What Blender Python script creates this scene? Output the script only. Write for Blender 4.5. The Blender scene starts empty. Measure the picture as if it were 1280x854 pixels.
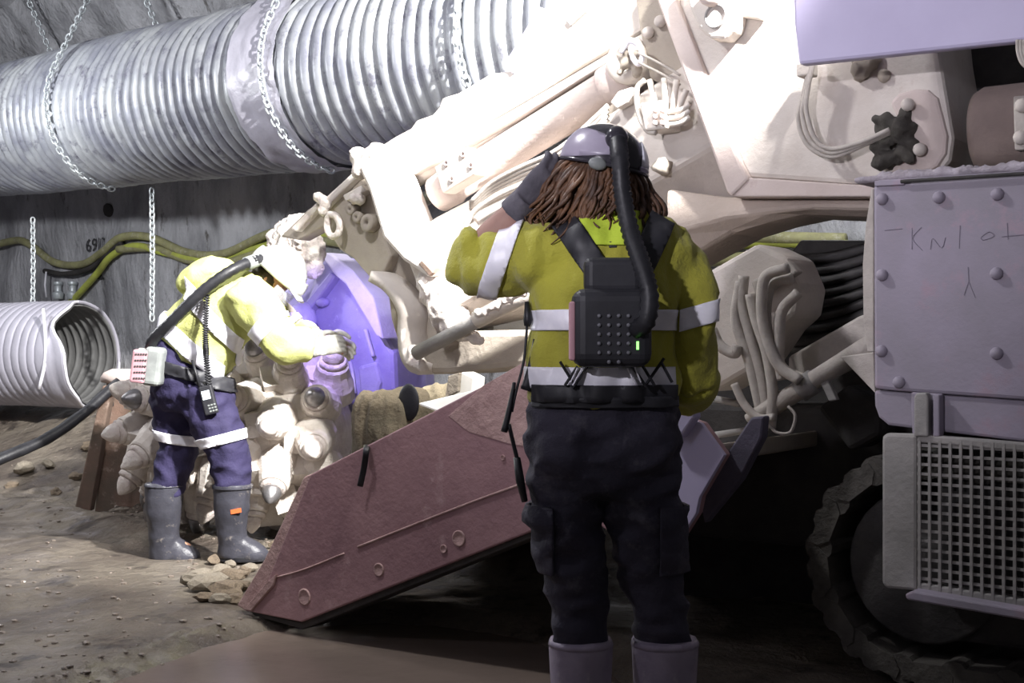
import bpy, bmesh, math, random
from mathutils import Vector, Matrix, noise
random.seed(7)
SC = bpy.context.scene
COL = SC.collection
V = Vector
# ------------------------------------------------------------------ camera
F = 1600.0; CH = 1.15
cam = bpy.data.cameras.new('camera'); cam.sensor_width = 36; cam.lens = 36 * F / 1280; cam.clip_end = 200; cam.clip_start = .05
camo = bpy.data.objects.new('camera', cam); COL.objects.link(camo)
camo.location = (0, 0, CH); camo.rotation_euler = (math.pi / 2, 0, 0)
SC.camera = camo
# ------------------------------------------------------------------ world and lamps
w = bpy.data.worlds.new('world'); SC.world = w; w.use_nodes = True
w.node_tree.nodes['Background'].inputs[0].default_value = (.62, .6, .68, 1)
w.node_tree.nodes['Background'].inputs[1].default_value = .11
def lamp(name, kind, loc, aim, power, col, size=.1, spot=60, blend=.6):
    l = bpy.data.lights.new(name, kind); l.energy = power; l.color = col
    l.shadow_soft_size = size
    if kind == 'SPOT': l.spot_size = math.radians(spot); l.spot_blend = blend
    o = bpy.data.objects.new(name, l); COL.objects.link(o); o.location = loc
    o.rotation_euler = (V(aim) - V(loc)).to_track_quat('-Z', 'Y').to_euler()
    return o
lamp('machine_work_lamp', 'SPOT', (1.75, 3.1, 4.1), (-.1, 6.0, 2.45), 4300, (1, .98, .95), .08, 52, .9)
lamp('face_work_lamp', 'SPOT', (.55, 3.9, 3.9), (-1.5, 7.0, .7), 720, (1, .98, .93), .08, 62, .8)
lamp('roof_lamp', 'POINT', (-1.5, 4.4, 3.9), (0, 0, 0), 190, (.97, .97, 1), .12)
lamp('bank_fill', 'POINT', (-4.9, 8.6, 2.95), (0, 0, 0), 240, (.95, .97, 1), .12)  # added fill light, unseen, brightens the wall and rock at far left
lamp('far_side_fill', 'POINT', (1.75, 6.5, 2.75), (0, 0, 0), 60, (.96, .98, 1), .1)  # added fill light hidden behind the boom, brightens the wall there
lamp('cap_lamp', 'SPOT', (-1.0, 6.75, 1.55), (-1.0, 7.4, 1.05), 38, (.48, .38, 1), .02, 95, .9)
lamp('heading_lamp', 'POINT', (-3.2, 2.2, 3.0), (0, 0, 0), 45, (.9, .86, 1), .15)
lamp('camera_flash', 'SPOT', (-1.3, .5, 2.1), (1.0, 5.2, 2.2), 290, (.93, .9, 1), .05, 52, 1)
SC.view_settings.view_transform = 'Standard'; SC.view_settings.look = 'None'
SC.view_settings.exposure = .42; SC.view_settings.gamma = 1; SC.view_settings.use_curve_mapping = False

# ------------------------------------------------------------------ coordinates
def P(px, py, Y):                       # pixel + real distance -> world
    return V(((px - 640) / F * Y, Y, CH - (py - 427) / F * Y))
Q0 = V((1.55, 4.68, 0)); U = V((-.8, .6, 0)); N = V((-.6, -.8, 0)); Z = V((0, 0, 1))
def Q(t, d, z): return Q0 + U * t + N * d + Z * z        # the machine's own frame: forward, sideways, up
def M(px, py, d):                       # a point on the machine's lengthwise plane at side offset d
    k = (px - 640) / F; q = Q0 + N * d
    t = (q.x - k * q.y) / (.8 + .6 * k); p = q + U * t
    return V((p.x, p.y, CH - (py - 427) / F * p.y))
def Tof(p): return (p - Q0).dot(U)

# ------------------------------------------------------------------ materials
MATS = {}
def mat(name, c1, c2=None, scale=6, rough=.7, metal=0, bump=.25, bscale=None, coat=0, spec=.35, c3=None, t3=.62, alpha=1, trans=0, detail=6, sheen=0, stretch=None, bdist=.02):
    if name in MATS: return MATS[name]
    m = bpy.data.materials.new(name); m.use_nodes = True; nt = m.node_tree; b = nt.nodes['Principled BSDF']
    b.inputs['Roughness'].default_value = rough; b.inputs['Metallic'].default_value = metal
    b.inputs['Specular IOR Level'].default_value = spec; b.inputs['Coat Weight'].default_value = coat
    b.inputs['Coat Roughness'].default_value = .15
    b.inputs['Transmission Weight'].default_value = trans; b.inputs['Alpha'].default_value = alpha
    tc = nt.nodes.new('ShaderNodeTexCoord'); mp = nt.nodes.new('ShaderNodeMapping'); nt.links.new(tc.outputs['Object'], mp.inputs['Vector'])
    if stretch: mp.inputs['Scale'].default_value = stretch
    def nz(s, d=6, r=.6):
        n = nt.nodes.new('ShaderNodeTexNoise'); n.inputs['Scale'].default_value = s; n.inputs['Detail'].default_value = d
        n.inputs['Roughness'].default_value = r; nt.links.new(mp.outputs['Vector'], n.inputs['Vector']); return n
    if c2 is None: c2 = tuple(x * .75 for x in c1)
    n1 = nz(scale, detail); rp = nt.nodes.new('ShaderNodeValToRGB')
    rp.color_ramp.elements[0].position = .36; rp.color_ramp.elements[1].position = .64
    rp.color_ramp.elements[0].color = (*c2, 1); rp.color_ramp.elements[1].color = (*c1, 1)
    nt.links.new(n1.outputs['Fac'], rp.inputs['Fac']); out = rp.outputs['Color']
    if c3:
        n3 = nz(scale * 2.7, 8, .7); r3 = nt.nodes.new('ShaderNodeValToRGB')
        r3.color_ramp.elements[0].position = t3 - .06; r3.color_ramp.elements[1].position = t3 + .06
        r3.color_ramp.elements[0].color = (0, 0, 0, 1); r3.color_ramp.elements[1].color = (1, 1, 1, 1)
        mx = nt.nodes.new('ShaderNodeMixRGB'); nt.links.new(n3.outputs['Fac'], r3.inputs['Fac'])
        nt.links.new(r3.outputs['Color'], mx.inputs[0]); nt.links.new(out, mx.inputs[1]); mx.inputs[2].default_value = (*c3, 1)
        out = mx.outputs[0]
    nt.links.new(out, b.inputs['Base Color'])
    if bump:
        nb = nz(bscale or scale * 5, 8, .65); bp = nt.nodes.new('ShaderNodeBump'); bp.inputs['Strength'].default_value = bump
        bp.inputs['Distance'].default_value = bdist
        nt.links.new(nb.outputs['Fac'], bp.inputs['Height']); nt.links.new(bp.outputs['Normal'], b.inputs['Normal'])
    if sheen: b.inputs['Sheen Weight'].default_value = sheen
    MATS[name] = m; return m
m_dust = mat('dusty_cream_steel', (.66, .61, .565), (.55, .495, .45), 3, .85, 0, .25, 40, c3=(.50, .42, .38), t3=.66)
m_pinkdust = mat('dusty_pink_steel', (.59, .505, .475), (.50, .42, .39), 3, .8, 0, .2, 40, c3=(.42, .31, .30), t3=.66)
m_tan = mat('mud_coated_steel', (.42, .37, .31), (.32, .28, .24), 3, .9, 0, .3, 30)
m_caked = mat('caked_white_dust', (.74, .69, .64), (.58, .50, .47), 14, .95, 0, .9, 35)
m_grey = mat('grey_dusty_steel', (.36, .34, .33), (.26, .25, .24), 4, .8, 0, .3, 40)
m_cover = mat('mauve_painted_steel', (.34, .30, .38), (.27, .245, .29), 2.2, .6, 0, .12, 60, c3=(.36, .27, .33), t3=.6)
m_violet = mat('lavender_panel', (.50, .46, .64), (.44, .40, .57), 1.5, .45, 0, .04, 30)
m_red = mat('red_oxide_steel', (.36, .215, .225), (.27, .155, .17), 2.5, .55, .05, .3, 24, c3=(.44, .30, .30), t3=.66)
m_redpale = mat('scraped_red_steel', (.50, .34, .32), (.36, .23, .22), 9, .7, 0, .5, 40)
m_blue = mat('blue_violet_steel', (.30, .265, .52), (.38, .345, .58), 4, .5, 0, .25, 30, c3=(.62, .58, .82), t3=.66)  # blue violet base colour with random paler patches
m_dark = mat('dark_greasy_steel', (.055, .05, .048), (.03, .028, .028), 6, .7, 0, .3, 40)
m_black = mat('black_rubber', (.022, .022, .026), (.012, .012, .015), 12, .45, 0, .1)
m_trackd = mat('muddy_track_steel', (.085, .078, .068), (.05, .045, .04), 8, .85, 0, .6, 30)
m_hose = mat('dusty_hose', (.50, .46, .42), (.40, .36, .33), 15, .8, 0, .3)
m_bit = mat('carbide_bit', (.30, .29, .30), (.2, .19, .19), 20, .35, .7, .2)
m_pick = mat('dusty_pick_block', (.76, .71, .66), (.58, .52, .47), 8, .9, 0, .7, 22, c3=(.40, .31, .27), t3=.68)
m_duct = mat('galvanised_duct', (.46, .48, .50), (.24, .25, .30), 2.6, .42, .15, .12, 40, c3=(.16, .16, .20), t3=.6)
m_ductin = mat('shaded_duct_inside', (.24, .24, .24), (.17, .17, .17), 3, .8, 0, .2)  # dark grey that puts the shade inside the duct into the colour
m_wrap = mat('grey_plastic_wrap', (.50, .49, .57), (.42, .41, .48), 5, .38, 0, .3, 14)
m_chain = mat('zinc_chain', (.62, .66, .68), (.5, .54, .56), 30, .4, .35, 0)
m_rock = mat('shotcrete', (.56, .56, .59), (.29, .29, .31), 1.9, .75, 0, 1, 7, c3=(.10, .09, .08), t3=.64, detail=9, stretch=(1.5, 1.5, .55), bdist=.08)
m_wallhose = mat('olive_hose', (.36, .35, .17), (.25, .24, .13), 8, .55, 0, .1, c3=(.42, .40, .30), t3=.6)
m_yel = mat('bright_hose', (.50, .56, .10), (.38, .40, .10), 8, .5, 0, .1)
m_mud = mat('wet_mud', (.31, .265, .21), (.12, .095, .078), 1.6, .45, 0, 1, 11, coat=.3, c3=(.06, .047, .04), t3=.60, detail=10, bdist=.09)
m_stone = mat('brown_stone', (.30, .235, .165), (.18, .14, .105), 9, .8, 0, .7, 30)
m_stone2 = mat('pale_stone', (.40, .35, .28), (.28, .24, .19), 9, .85, 0, .7, 30)
m_skin = mat('skin', (.50, .27, .18), (.42, .21, .14), 12, .5, 0, .08)
m_skinw = mat('dusty_skin', (.34, .20, .16), (.27, .16, .13), 12, .55, 0, .08)
m_hivis = mat('olive_lime_cloth', (.42, .40, .045), (.34, .32, .04), 5, .8, 0, .7, 13, sheen=.2)
m_hivisb = mat('bright_lime_cloth', (.55, .70, .06), (.45, .58, .05), 5, .8, 0, .2, 90)
m_hivis2 = mat('pale_lime_cloth', (.58, .60, .22), (.48, .50, .18), 5, .8, 0, .6, 10)
m_refl = mat('reflective_tape', (.88, .87, .93), (.80, .79, .87), 30, .35, 0, .05)
m_navy = mat('navy_cloth', (.042, .038, .058), (.024, .022, .036), 3, .8, 0, .6, 18, c3=(.075, .07, .088), t3=.60)
m_navy2 = mat('navy_violet_cloth', (.034, .028, .08), (.022, .018, .055), 7, .8, 0, .6, 11)
m_boot = mat('muddy_black_rubber', (.062, .062, .078), (.036, .036, .046), 6, .35, 0, .3, 14, c3=(.22, .195, .175), t3=.66)
m_bootw = mat('dusty_violet_rubber', (.30, .26, .33), (.21, .18, .24), 9, .6, 0, .25, 25, c3=(.30, .27, .31), t3=.62)
m_hair = mat('brown_hair', (.16, .08, .042), (.05, .027, .018), 18, .45, 0, .3, 60)
m_hair2 = mat('dark_hair', (.06, .04, .03), (.03, .02, .015), 18, .6, 0, .3, 60)
m_whelm = mat('dusty_white_helmet', (.66, .66, .64), (.48, .48, .47), 9, .4, 0, .2)
m_bhelm = mat('glossy_black_helmet', (.04, .037, .045), (.025, .023, .03), 6, .18, 0, .03)
m_gvisor = mat('grey_violet_plastic', (.30, .27, .34), (.25, .22, .29), 6, .3, 0, .03)
m_glove = mat('grey_violet_glove', (.12, .11, .13), (.075, .07, .085), 14, .75, 0, .3, 60)
m_glovew = mat('pale_dusty_glove', (.72, .71, .66), (.55, .54, .50), 14, .85, 0, .4, 60)
m_pack = mat('black_pack_plastic', (.03, .03, .036), (.02, .02, .024), 9, .5, 0, .05)
m_pink = mat('pink_plastic', (.50, .28, .32), (.42, .24, .27), 9, .6, 0, .1)
m_packg = mat('pale_grey_plastic', (.27, .29, .28), (.18, .19, .19), 9, .5, 0, .1)
m_stud = mat('grey_stud', (.16, .16, .18), None, 9, .5)
m_screen = mat('lit_screen', (.8, .9, .95), None, 9, .3)
m_screen.node_tree.nodes['Principled BSDF'].inputs['Emission Color'].default_value = (.75, .9, 1, 1)
m_screen.node_tree.nodes['Principled BSDF'].inputs['Emission Strength'].default_value = 1.0
m_green = mat('green_led', (.2, .9, .2), None, 9, .3)
m_green.node_tree.nodes['Principled BSDF'].inputs['Emission Color'].default_value = (.3, 1, .2, 1)
m_green.node_tree.nodes['Principled BSDF'].inputs['Emission Strength'].default_value = 1.5
m_orange = mat('orange_tag', (.85, .16, .05), None, 9, .5, 0, 0)
m_canvas = mat('brown_canvas', (.15, .12, .08), (.09, .075, .05), 6, .9, 0, .5, 60)
m_paper = mat('paper', (.82, .80, .74), (.76, .74, .68), 6, .8, 0, .05)
m_ink = mat('dark_ink', (.05, .05, .055), None, 9, .8, 0, 0)
m_scratch = mat('faint_scratch', (.22, .195, .25), None, 9, .8, 0, 0)
m_white = mat('eye_white', (.8, .8, .78), None, 9, .3, 0, 0)
m_lens = mat('clear_visor', (.75, .76, .85), None, 9, .12, 0, 0, alpha=.22)
m_bellows = mat('black_rubber_bellows', (.10, .095, .095), (.06, .056, .056), 7, .8, 0, .3, 30)

# ------------------------------------------------------------------ object helpers
WL = {}                                  # world location of each object
def _link(o, parent, wl):
    COL.objects.link(o); WL[o.name] = V(wl)
    if parent is not None:
        o.parent = parent; o.location = V(wl) - WL[parent.name]
    else: o.location = wl
def tag(o, label=None, cat=None, group=None, kind=None):
    if label: o['label'] = label
    if cat: o['category'] = cat
    if group: o['group'] = group
    if kind: o['kind'] = kind
    return o
def empty(name, loc, label, cat, group=None):
    o = bpy.data.objects.new(name, None); o.empty_display_size = .1; _link(o, None, loc)
    return tag(o, label, cat, group)
def mk(name, geo, m, parent=None, smooth=False, bevel=0, label=None, solid=0, seg=2, subsurf=0):
    vs, fs = geo
    if len(vs) == 0: raise ValueError(name)
    c = V((sum(v[0] for v in vs) / len(vs), sum(v[1] for v in vs) / len(vs), min(v[2] for v in vs)))
    me = bpy.data.meshes.new(name); me.from_pydata([tuple(V(v) - c) for v in vs], [], fs); me.update()
    if smooth:
        me.polygons.foreach_set('use_smooth', [True] * len(me.polygons))
    if m: me.materials.append(m)
    o = bpy.data.objects.new(name, me); _link(o, parent, c)
    if solid:
        md = o.modifiers.new('solid', 'SOLIDIFY'); md.thickness = solid; md.offset = 0
    if bevel:
        md = o.modifiers.new('bevel', 'BEVEL'); md.width = bevel; md.segments = seg; md.limit_method = 'ANGLE'; md.angle_limit = .6
        md.harden_normals = False
    if subsurf:
        md = o.modifiers.new('sub', 'SUBSURF'); md.levels = subsurf; md.render_levels = subsurf
    if label: o['label'] = label
    return o
def inst(name, me, mw, parent=None):     # another object on shared mesh data, mw = world matrix
    o = bpy.data.objects.new(name, me); COL.objects.link(o); WL[o.name] = mw.translation.copy()
    if parent is not None:
        o.parent = parent; mw = Matrix.Translation(-WL[parent.name]) @ mw
    o.matrix_local = mw
    return o
def meshdata(name, geo, m, smooth=False):
    me = bpy.data.meshes.new(name); me.from_pydata([tuple(v) for v in geo[0]], [], geo[1]); me.update(); me.materials.append(m)
    if smooth: me.polygons.foreach_set('use_smooth', [True] * len(me.polygons))
    return me
def join(*gs):
    vs, fs = [], []
    for g in gs:
        k = len(vs); vs += list(g[0]); fs += [tuple(i + k for i in f) for f in g[1]]
    return vs, fs
def frame(a):                            # two unit vectors across a
    a = V(a).normalized(); r = V((0, 0, 1)) if abs(a.z) < .9 else V((1, 0, 0))
    x = a.cross(r).normalized(); return x, a.cross(x).normalized()
def basis(x, y, z, o):
    m = Matrix.Identity(4)
    for i, v in enumerate((x, y, z, o)): m[0][i], m[1][i], m[2][i] = v[0], v[1], v[2]
    return m
def prism(front, thick):                 # polygon pushed along thick (vector)
    n = len(front); a = [V(p) for p in front]; b = [p + thick for p in a]
    return a + b, [tuple(range(n)), tuple(range(2 * n - 1, n - 1, -1))] + [(i, i + n, (i + 1) % n + n, (i + 1) % n)[::-1] for i in range(n)]
def fixn(geo):
    me = bpy.data.meshes.new('t'); me.from_pydata([tuple(v) for v in geo[0]], [], geo[1]); bm = bmesh.new(); bm.from_mesh(me)
    bmesh.ops.recalc_face_normals(bm, faces=bm.faces); r = ([v.co.copy() for v in bm.verts], [tuple(v.index for v in f.verts) for f in bm.faces])
    bm.free(); bpy.data.meshes.remove(me); return r
def plate(name, pts, d, th, m, parent, bevel=.008, label=None):
    return mk(name, fixn(prism([M(x, y, d) for x, y in pts], -N * th)), m, parent, False, bevel, label)
def box(c, x, y, z):                     # half-axis vectors
    c, x, y, z = V(c), V(x), V(y), V(z)
    vs = [c + x * i + y * j + z * k for i in (-1, 1) for j in (-1, 1) for k in (-1, 1)]
    return fixn((vs, [(0, 1, 3, 2), (4, 6, 7, 5), (0, 4, 5, 1), (2, 3, 7, 6), (0, 2, 6, 4), (1, 5, 7, 3)]))
def smoothpath(pts, n=6):
    pts = [V(p) for p in pts]
    if len(pts) < 3: return pts
    q = [pts[0] * 2 - pts[1]] + pts + [pts[-1] * 2 - pts[-2]]; out = []
    for i in range(1, len(q) - 2):
        a, b, c, d = q[i - 1:i + 3]
        for k in range(n):
            t = k / n
            out.append(.5 * ((2 * b) + (c - a) * t + (2 * a - 5 * b + 4 * c - d) * t * t + (3 * b - a - 3 * c + d) * t ** 3))
    out.append(pts[-1]); return out
def tube(path, r, seg=10, flat=1.0, up=None, caps=True, wob=0):
    n = len(path); path = [V(p) for p in path]
    rs = r if isinstance(r, (list, tuple)) else [r] * n
    if len(rs) != n:                     # resample radii
        rr = []
        for i in range(n):
            f = i / (n - 1) * (len(rs) - 1); k = min(int(f), len(rs) - 2); rr.append(rs[k] + (rs[k + 1] - rs[k]) * (f - k))
        rs = rr
    vs, fs = [], []; x = None
    for i in range(n):
        t = (path[min(i + 1, n - 1)] - path[max(i - 1, 0)]).normalized()
        if x is None: x = (up - t * up.dot(t)).normalized() if up is not None else frame(t)[0]
        else: x = (x - t * x.dot(t)).normalized()
        y = t.cross(x)
        for k in range(seg):
            a = 2 * math.pi * k / seg; rad = rs[i]
            if wob: rad *= 1 + wob * noise.noise(path[i] * 9 + V((math.cos(a), math.sin(a), 0)))
            vs.append(path[i] + x * math.cos(a) * rad + y * math.sin(a) * rad * flat)
    for i in range(n - 1):
        for k in range(seg):
            a, b = i * seg + k, i * seg + (k + 1) % seg
            fs.append((a, b, b + seg, a + seg))
    if caps: fs += [tuple(range(seg))[::-1], tuple(range((n - 1) * seg, n * seg))]
    return vs, fs
def cyl(a, b, r, seg=20, r2=None):
    return tube([a, b], [r, r if r2 is None else r2], seg)
def loft(rings, seg=20):                 # rings: (centre, half-axis a, half-axis b)
    vs, fs = [], []
    for c, a, b in rings:
        for k in range(seg):
            t = 2 * math.pi * k / seg; vs.append(V(c) + V(a) * math.cos(t) + V(b) * math.sin(t))
    for i in range(len(rings) - 1):
        for k in range(seg):
            p, q = i * seg + k, i * seg + (k + 1) % seg; fs.append((p, q, q + seg, p + seg))
    fs += [tuple(range(seg))[::-1], tuple(range((len(rings) - 1) * seg, len(rings) * seg))]
    return fixn((vs, fs))
def ell(c, a, b, e, nu=20, nv=12):       # ellipsoid with half-axis vectors
    vs, fs = [], []; c, a, b, e = V(c), V(a), V(b), V(e)
    vs.append(c - e)
    for j in range(1, nv):
        p = -math.pi / 2 + math.pi * j / nv
        for i in range(nu):
            t = 2 * math.pi * i / nu; vs.append(c + (a * math.cos(t) + b * math.sin(t)) * math.cos(p) + e * math.sin(p))
    vs.append(c + e); top = len(vs) - 1
    for i in range(nu):
        fs.append((0, 1 + (i + 1) % nu, 1 + i)); fs.append((top, top - nu + i, top - nu + (i + 1) % nu))
        for j in range(nv - 2):
            p, q = 1 + j * nu + i, 1 + j * nu + (i + 1) % nu; fs.append((p, q, q + nu, p + nu))
    return fixn((vs, fs))
def sph(c, r, nu=16, nv=10): return ell(c, (r, 0, 0), (0, r, 0), (0, 0, r), nu, nv)
def lathe(o, ax, prof, seg=20):          # prof: (along, radius)
    x, y = frame(ax); ax = V(ax).normalized()
    return loft([(V(o) + ax * h, x * r, y * r) for h, r in prof], seg)
def rockgeo(c, r, sc=(1, 1, 1), seed=0, amp=.35, sub=2):
    bm = bmesh.new(); bmesh.ops.create_icosphere(bm, subdivisions=sub, radius=1)
    vs = []
    for v in bm.verts:
        k = 1 + amp * noise.noise(v.co * 1.3 + V((seed * 3.7, seed, 0))) + amp * .4 * noise.noise(v.co * 3.1 + V((seed, 0, seed)))
        vs.append(V(c) + V((v.co.x * sc[0], v.co.y * sc[1], v.co.z * sc[2])) * r * k)
    fs = [tuple(v.index for v in f.verts) for f in bm.faces]; bm.free(); return vs, fs
def fuse(geos, voxel=.012, smooth=6, wr=0, wf=9, wst=(1, 1, 1), seed=0):
    """several closed shapes -> one continuous skin, with cloth wrinkles"""
    g = join(*geos); me = bpy.data.meshes.new('t'); me.from_pydata([tuple(v) for v in g[0]], [], g[1])
    o = bpy.data.objects.new('t', me); COL.objects.link(o)
    md = o.modifiers.new('r', 'REMESH'); md.mode = 'VOXEL'; md.voxel_size = voxel
    if smooth:
        md = o.modifiers.new('s', 'SMOOTH'); md.factor = .5; md.iterations = smooth
    dg = bpy.context.evaluated_depsgraph_get(); ev = o.evaluated_get(dg); m2 = ev.to_mesh()
    vs = [v.co.copy() for v in m2.vertices]; ns = [v.normal.copy() for v in m2.vertices]; fs = [tuple(p.vertices) for p in m2.polygons]
    ev.to_mesh_clear(); bpy.data.objects.remove(o); bpy.data.meshes.remove(me)
    if wr:
        for i, v in enumerate(vs):
            q = V((v.x * wst[0], v.y * wst[1], v.z * wst[2])) * wf + V((seed, seed * 2, 0))
            a = 1 - 2 * abs(noise.noise(q)); b = noise.noise(q * 2.3 + V((5, 1, 2)))
            vs[i] = v + ns[i] * wr * (a * .7 + b * .5)
    return vs, fs
def cut(geo, planes, off=.005):          # the part of a skin inside all planes (co, no pointing out), lifted off
    me = bpy.data.meshes.new('t'); me.from_pydata([tuple(v) for v in geo[0]], [], geo[1]); me.update()
    bm = bmesh.new(); bm.from_mesh(me); bm.normal_update()
    for v in bm.verts: v.co += v.normal * off
    for co, no in planes:
        bmesh.ops.bisect_plane(bm, geom=bm.verts[:] + bm.edges[:] + bm.faces[:], plane_co=co, plane_no=no, clear_outer=True)
    bm.verts.index_update(); r = ([v.co.copy() for v in bm.verts], [tuple(v.index for v in f.verts) for f in bm.faces])
    bm.free(); bpy.data.meshes.remove(me); return r
def band(name, geo, c, ax, hw, m, parent, extra=(), off=.005):
    ax = V(ax).normalized(); c = V(c)
    g = cut(geo, [(c + ax * hw, ax), (c - ax * hw, -ax)] + list(extra), off)
    if len(g[1]) == 0: print('EMPTY BAND', name, parent.name); return None
    return mk(name, g, m, parent, True, solid=.004)
# ================================================================== the setting
WP = V((-.52, 9.85, 0)); WD = V((.76, -.65, 0)).normalized(); WN = V((-.65, -.76, 0)).normalized()
PROF = [(-.15, -.6), (0, 0), (.0, 1.2), (.02, 2.3), (.1, 3.1), (.3, 3.8), (.75, 4.45), (1.5, 4.95), (2.8, 5.35), (4.6, 5.55), (7, 5.5), (9.5, 5.0)]
def prof(h):
    i = min(int(h), len(PROF) - 2); f = h - i; a, b = PROF[i], PROF[i + 1]
    return a[0] + (b[0] - a[0]) * f, a[1] + (b[1] - a[1]) * f
def wallpt(s, h, lift=0):
    o, z = prof(h); q = WP + WD * s + WN * o + Z * z
    r = noise.noise(q * .8) * .10 + noise.noise(q * 2.4) * .05 + noise.noise(q * 6.1) * .018
    cr = abs(noise.noise(V((s * .9 + z * .35, z * .3, 3.3)))); cr = max(0, .09 - cr) / .09
    if z > 3: r -= cr * .28
    r += noise.noise(V((s * 3.1, z * .7, 1.7))) * .035
    a, b = PROF[min(int(h), len(PROF) - 2)], PROF[min(int(h), len(PROF) - 2) + 1]
    n = (WN * (b[1] - a[1]) - Z * (b[0] - a[0])).normalized()
    return q + n * (r + lift)
def wallz(z):                            # h for a height below the arch
    for i in range(len(PROF) - 1):
        if PROF[i][1] <= z <= PROF[i + 1][1]: return i + (z - PROF[i][1]) / (PROF[i + 1][1] - PROF[i][1])
def shell(h0, h1, nh, ns=220, s0=-9, s1=7.5):
    vs = [wallpt(s0 + (s1 - s0) * i / ns, h0 + (h1 - h0) * j / nh) for j in range(nh + 1) for i in range(ns + 1)]
    fs = [(j * (ns + 1) + i, j * (ns + 1) + i + 1, (j + 1) * (ns + 1) + i + 1, (j + 1) * (ns + 1) + i) for j in range(nh) for i in range(ns)]
    return vs, fs
wall = tag(mk('wall_back', shell(0, 6, 80), m_rock, None, True), 'rough grey shotcrete tunnel wall behind the ducts', kind='structure')
tag(mk('ceiling', shell(6, 11, 50), m_rock, None, True), 'dark shotcrete tunnel roof arching over the ducts', kind='structure')
def wallhit(px, py):                     # the place on the wall seen at a pixel
    k = (px - 640) / F; s = (k * WP.y - WP.x) / (WD.x - k * WD.y)
    for _ in range(3):
        q = WP + WD * s; z = CH - (py - 427) / F * q.y
    return s, z
def floorz(x, y):
    w_ = (V((x, y, 0)) - WP).dot(WN); t = min(1, max(0, (2.7 - w_) / 2.3)); b = .62 * t * t * (3 - 2 * t)
    q = V((x, y, 0)); r = noise.noise(q * 1.1) * .035 + noise.noise(q * 3.3) * .016 + noise.noise(q * 9) * .008
    ridge = max(0, 1 - abs(w_ - 2.75 - .2 * noise.noise(q * .7)) / .3) * .07 * (1 if x < -.9 else 0)
    pd = ((x + .5) / .95) ** 2 + ((y - 4.05) / 1.35) ** 2; fl = max(0, min(1, 1.4 - 1.6 * (V((x, y)) - V((-1.66, 6.75))).length)); r *= 1 - .8 * fl; ridge *= 1 - fl; b *= 1 - fl; pdip = -.11 * max(0, min(1, (1.25 - pd) / .5))
    bd = max(0, 1 - abs(w_ - 2.35) / .75) * (1 - fl) if x < -.8 else 0
    clod = bd * (.05 * abs(noise.noise(q * 4.3)) + .05 * abs(noise.noise(q * 8.5 + V((3, 1, 0)))))
    return b + r * (1 + 1.6 * t) + ridge + pdip + clod + .012 * abs(noise.noise(q * 6)) * (1 - fl)
def floorgeo():
    xs = [-8 + .16 * i for i in range(25)] + [-4 + .045 * i for i in range(190)] + [4.55 + .3 * i for i in range(10)]
    ys = [-1.5 + .3 * i for i in range(11)] + [1.8 + .045 * i for i in range(165)] + [9.25 + .15 * i for i in range(40)]
    n = len(xs); vs = [V((x, y, floorz(x, y))) for y in ys for x in xs]
    return vs, [(j * n + i, j * n + i + 1, (j + 1) * n + i + 1, (j + 1) * n + i) for j in range(len(ys) - 1) for i in range(n - 1)]
tag(mk('floor', floorgeo(), m_mud, None, True), 'churned wet brown mud on the tunnel floor', kind='structure')
m_water = mat('muddy_water', (.20, .155, .13), (.16, .125, .105), 2, .22, 0, .12, 9, spec=.3)
pv = [V((-.5 + 1.1 * math.cos(a) * (1 + .12 * noise.noise(V((math.cos(a), math.sin(a), 1)) * 2)), 4.05 + 1.55 * math.sin(a), -.045)) for a in [2 * math.pi * i / 48 for i in range(48)]]
tag(mk('puddle', (pv, [tuple(range(48))]), m_water), 'shallow puddle of brown water in front of the red loading apron', 'puddle', kind='stuff')

# lettering sprayed on the wall
def wallwrite(txt, px, py, size, m, shear=0):
    cu = bpy.data.curves.new('t', 'FONT'); cu.body = txt; cu.size = 1; cu.resolution_u = 3; cu.shear = shear
    o = bpy.data.objects.new('t', cu); COL.objects.link(o); dg = bpy.context.evaluated_depsgraph_get(); me = o.evaluated_get(dg).to_mesh()
    bm = bmesh.new(); bm.from_mesh(me); bmesh.ops.subdivide_edges(bm, edges=bm.edges[:], cuts=1); bmesh.ops.triangulate(bm, faces=bm.faces[:])
    s, z = wallhit(px, py); out = []
    for v in bm.verts: out.append(wallpt(s + v.co.x * size, wallz(z + v.co.y * size), .022))
    bm.verts.index_update(); fs = [tuple(v.index for v in f.verts) for f in bm.faces]; bm.free(); bpy.data.objects.remove(o); bpy.data.curves.remove(cu)
    return mk('sprayed_number', (out, fs), m, wall, label='dark sprayed survey number on the wall')
wallwrite('6910', 110, 315, .19, m_ink, .1)
s_, z_ = wallhit(130, 343)
mk('sprayed_mark', ([wallpt(s_ + a, wallz(z_ + b), .02) for a, b in ((-.07, -.05), (.07, -.05), (.02, .0), (.0, .09), (-.02, .0))], [(0, 1, 2, 3, 4)]), m_ink, wall, label='dark sprayed arrow mark')
s_, z_ = wallhit(139, 263)
mk('bolt_plate', fixn(prism([wallpt(s_ + .07 * math.cos(a), wallz(z_ + .07 * math.sin(a)), .03) for a in [i * math.pi / 4 for i in range(8)]], -WN * .05)), m_dark, wall, bevel=.01, label='dark rock bolt plate')

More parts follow.
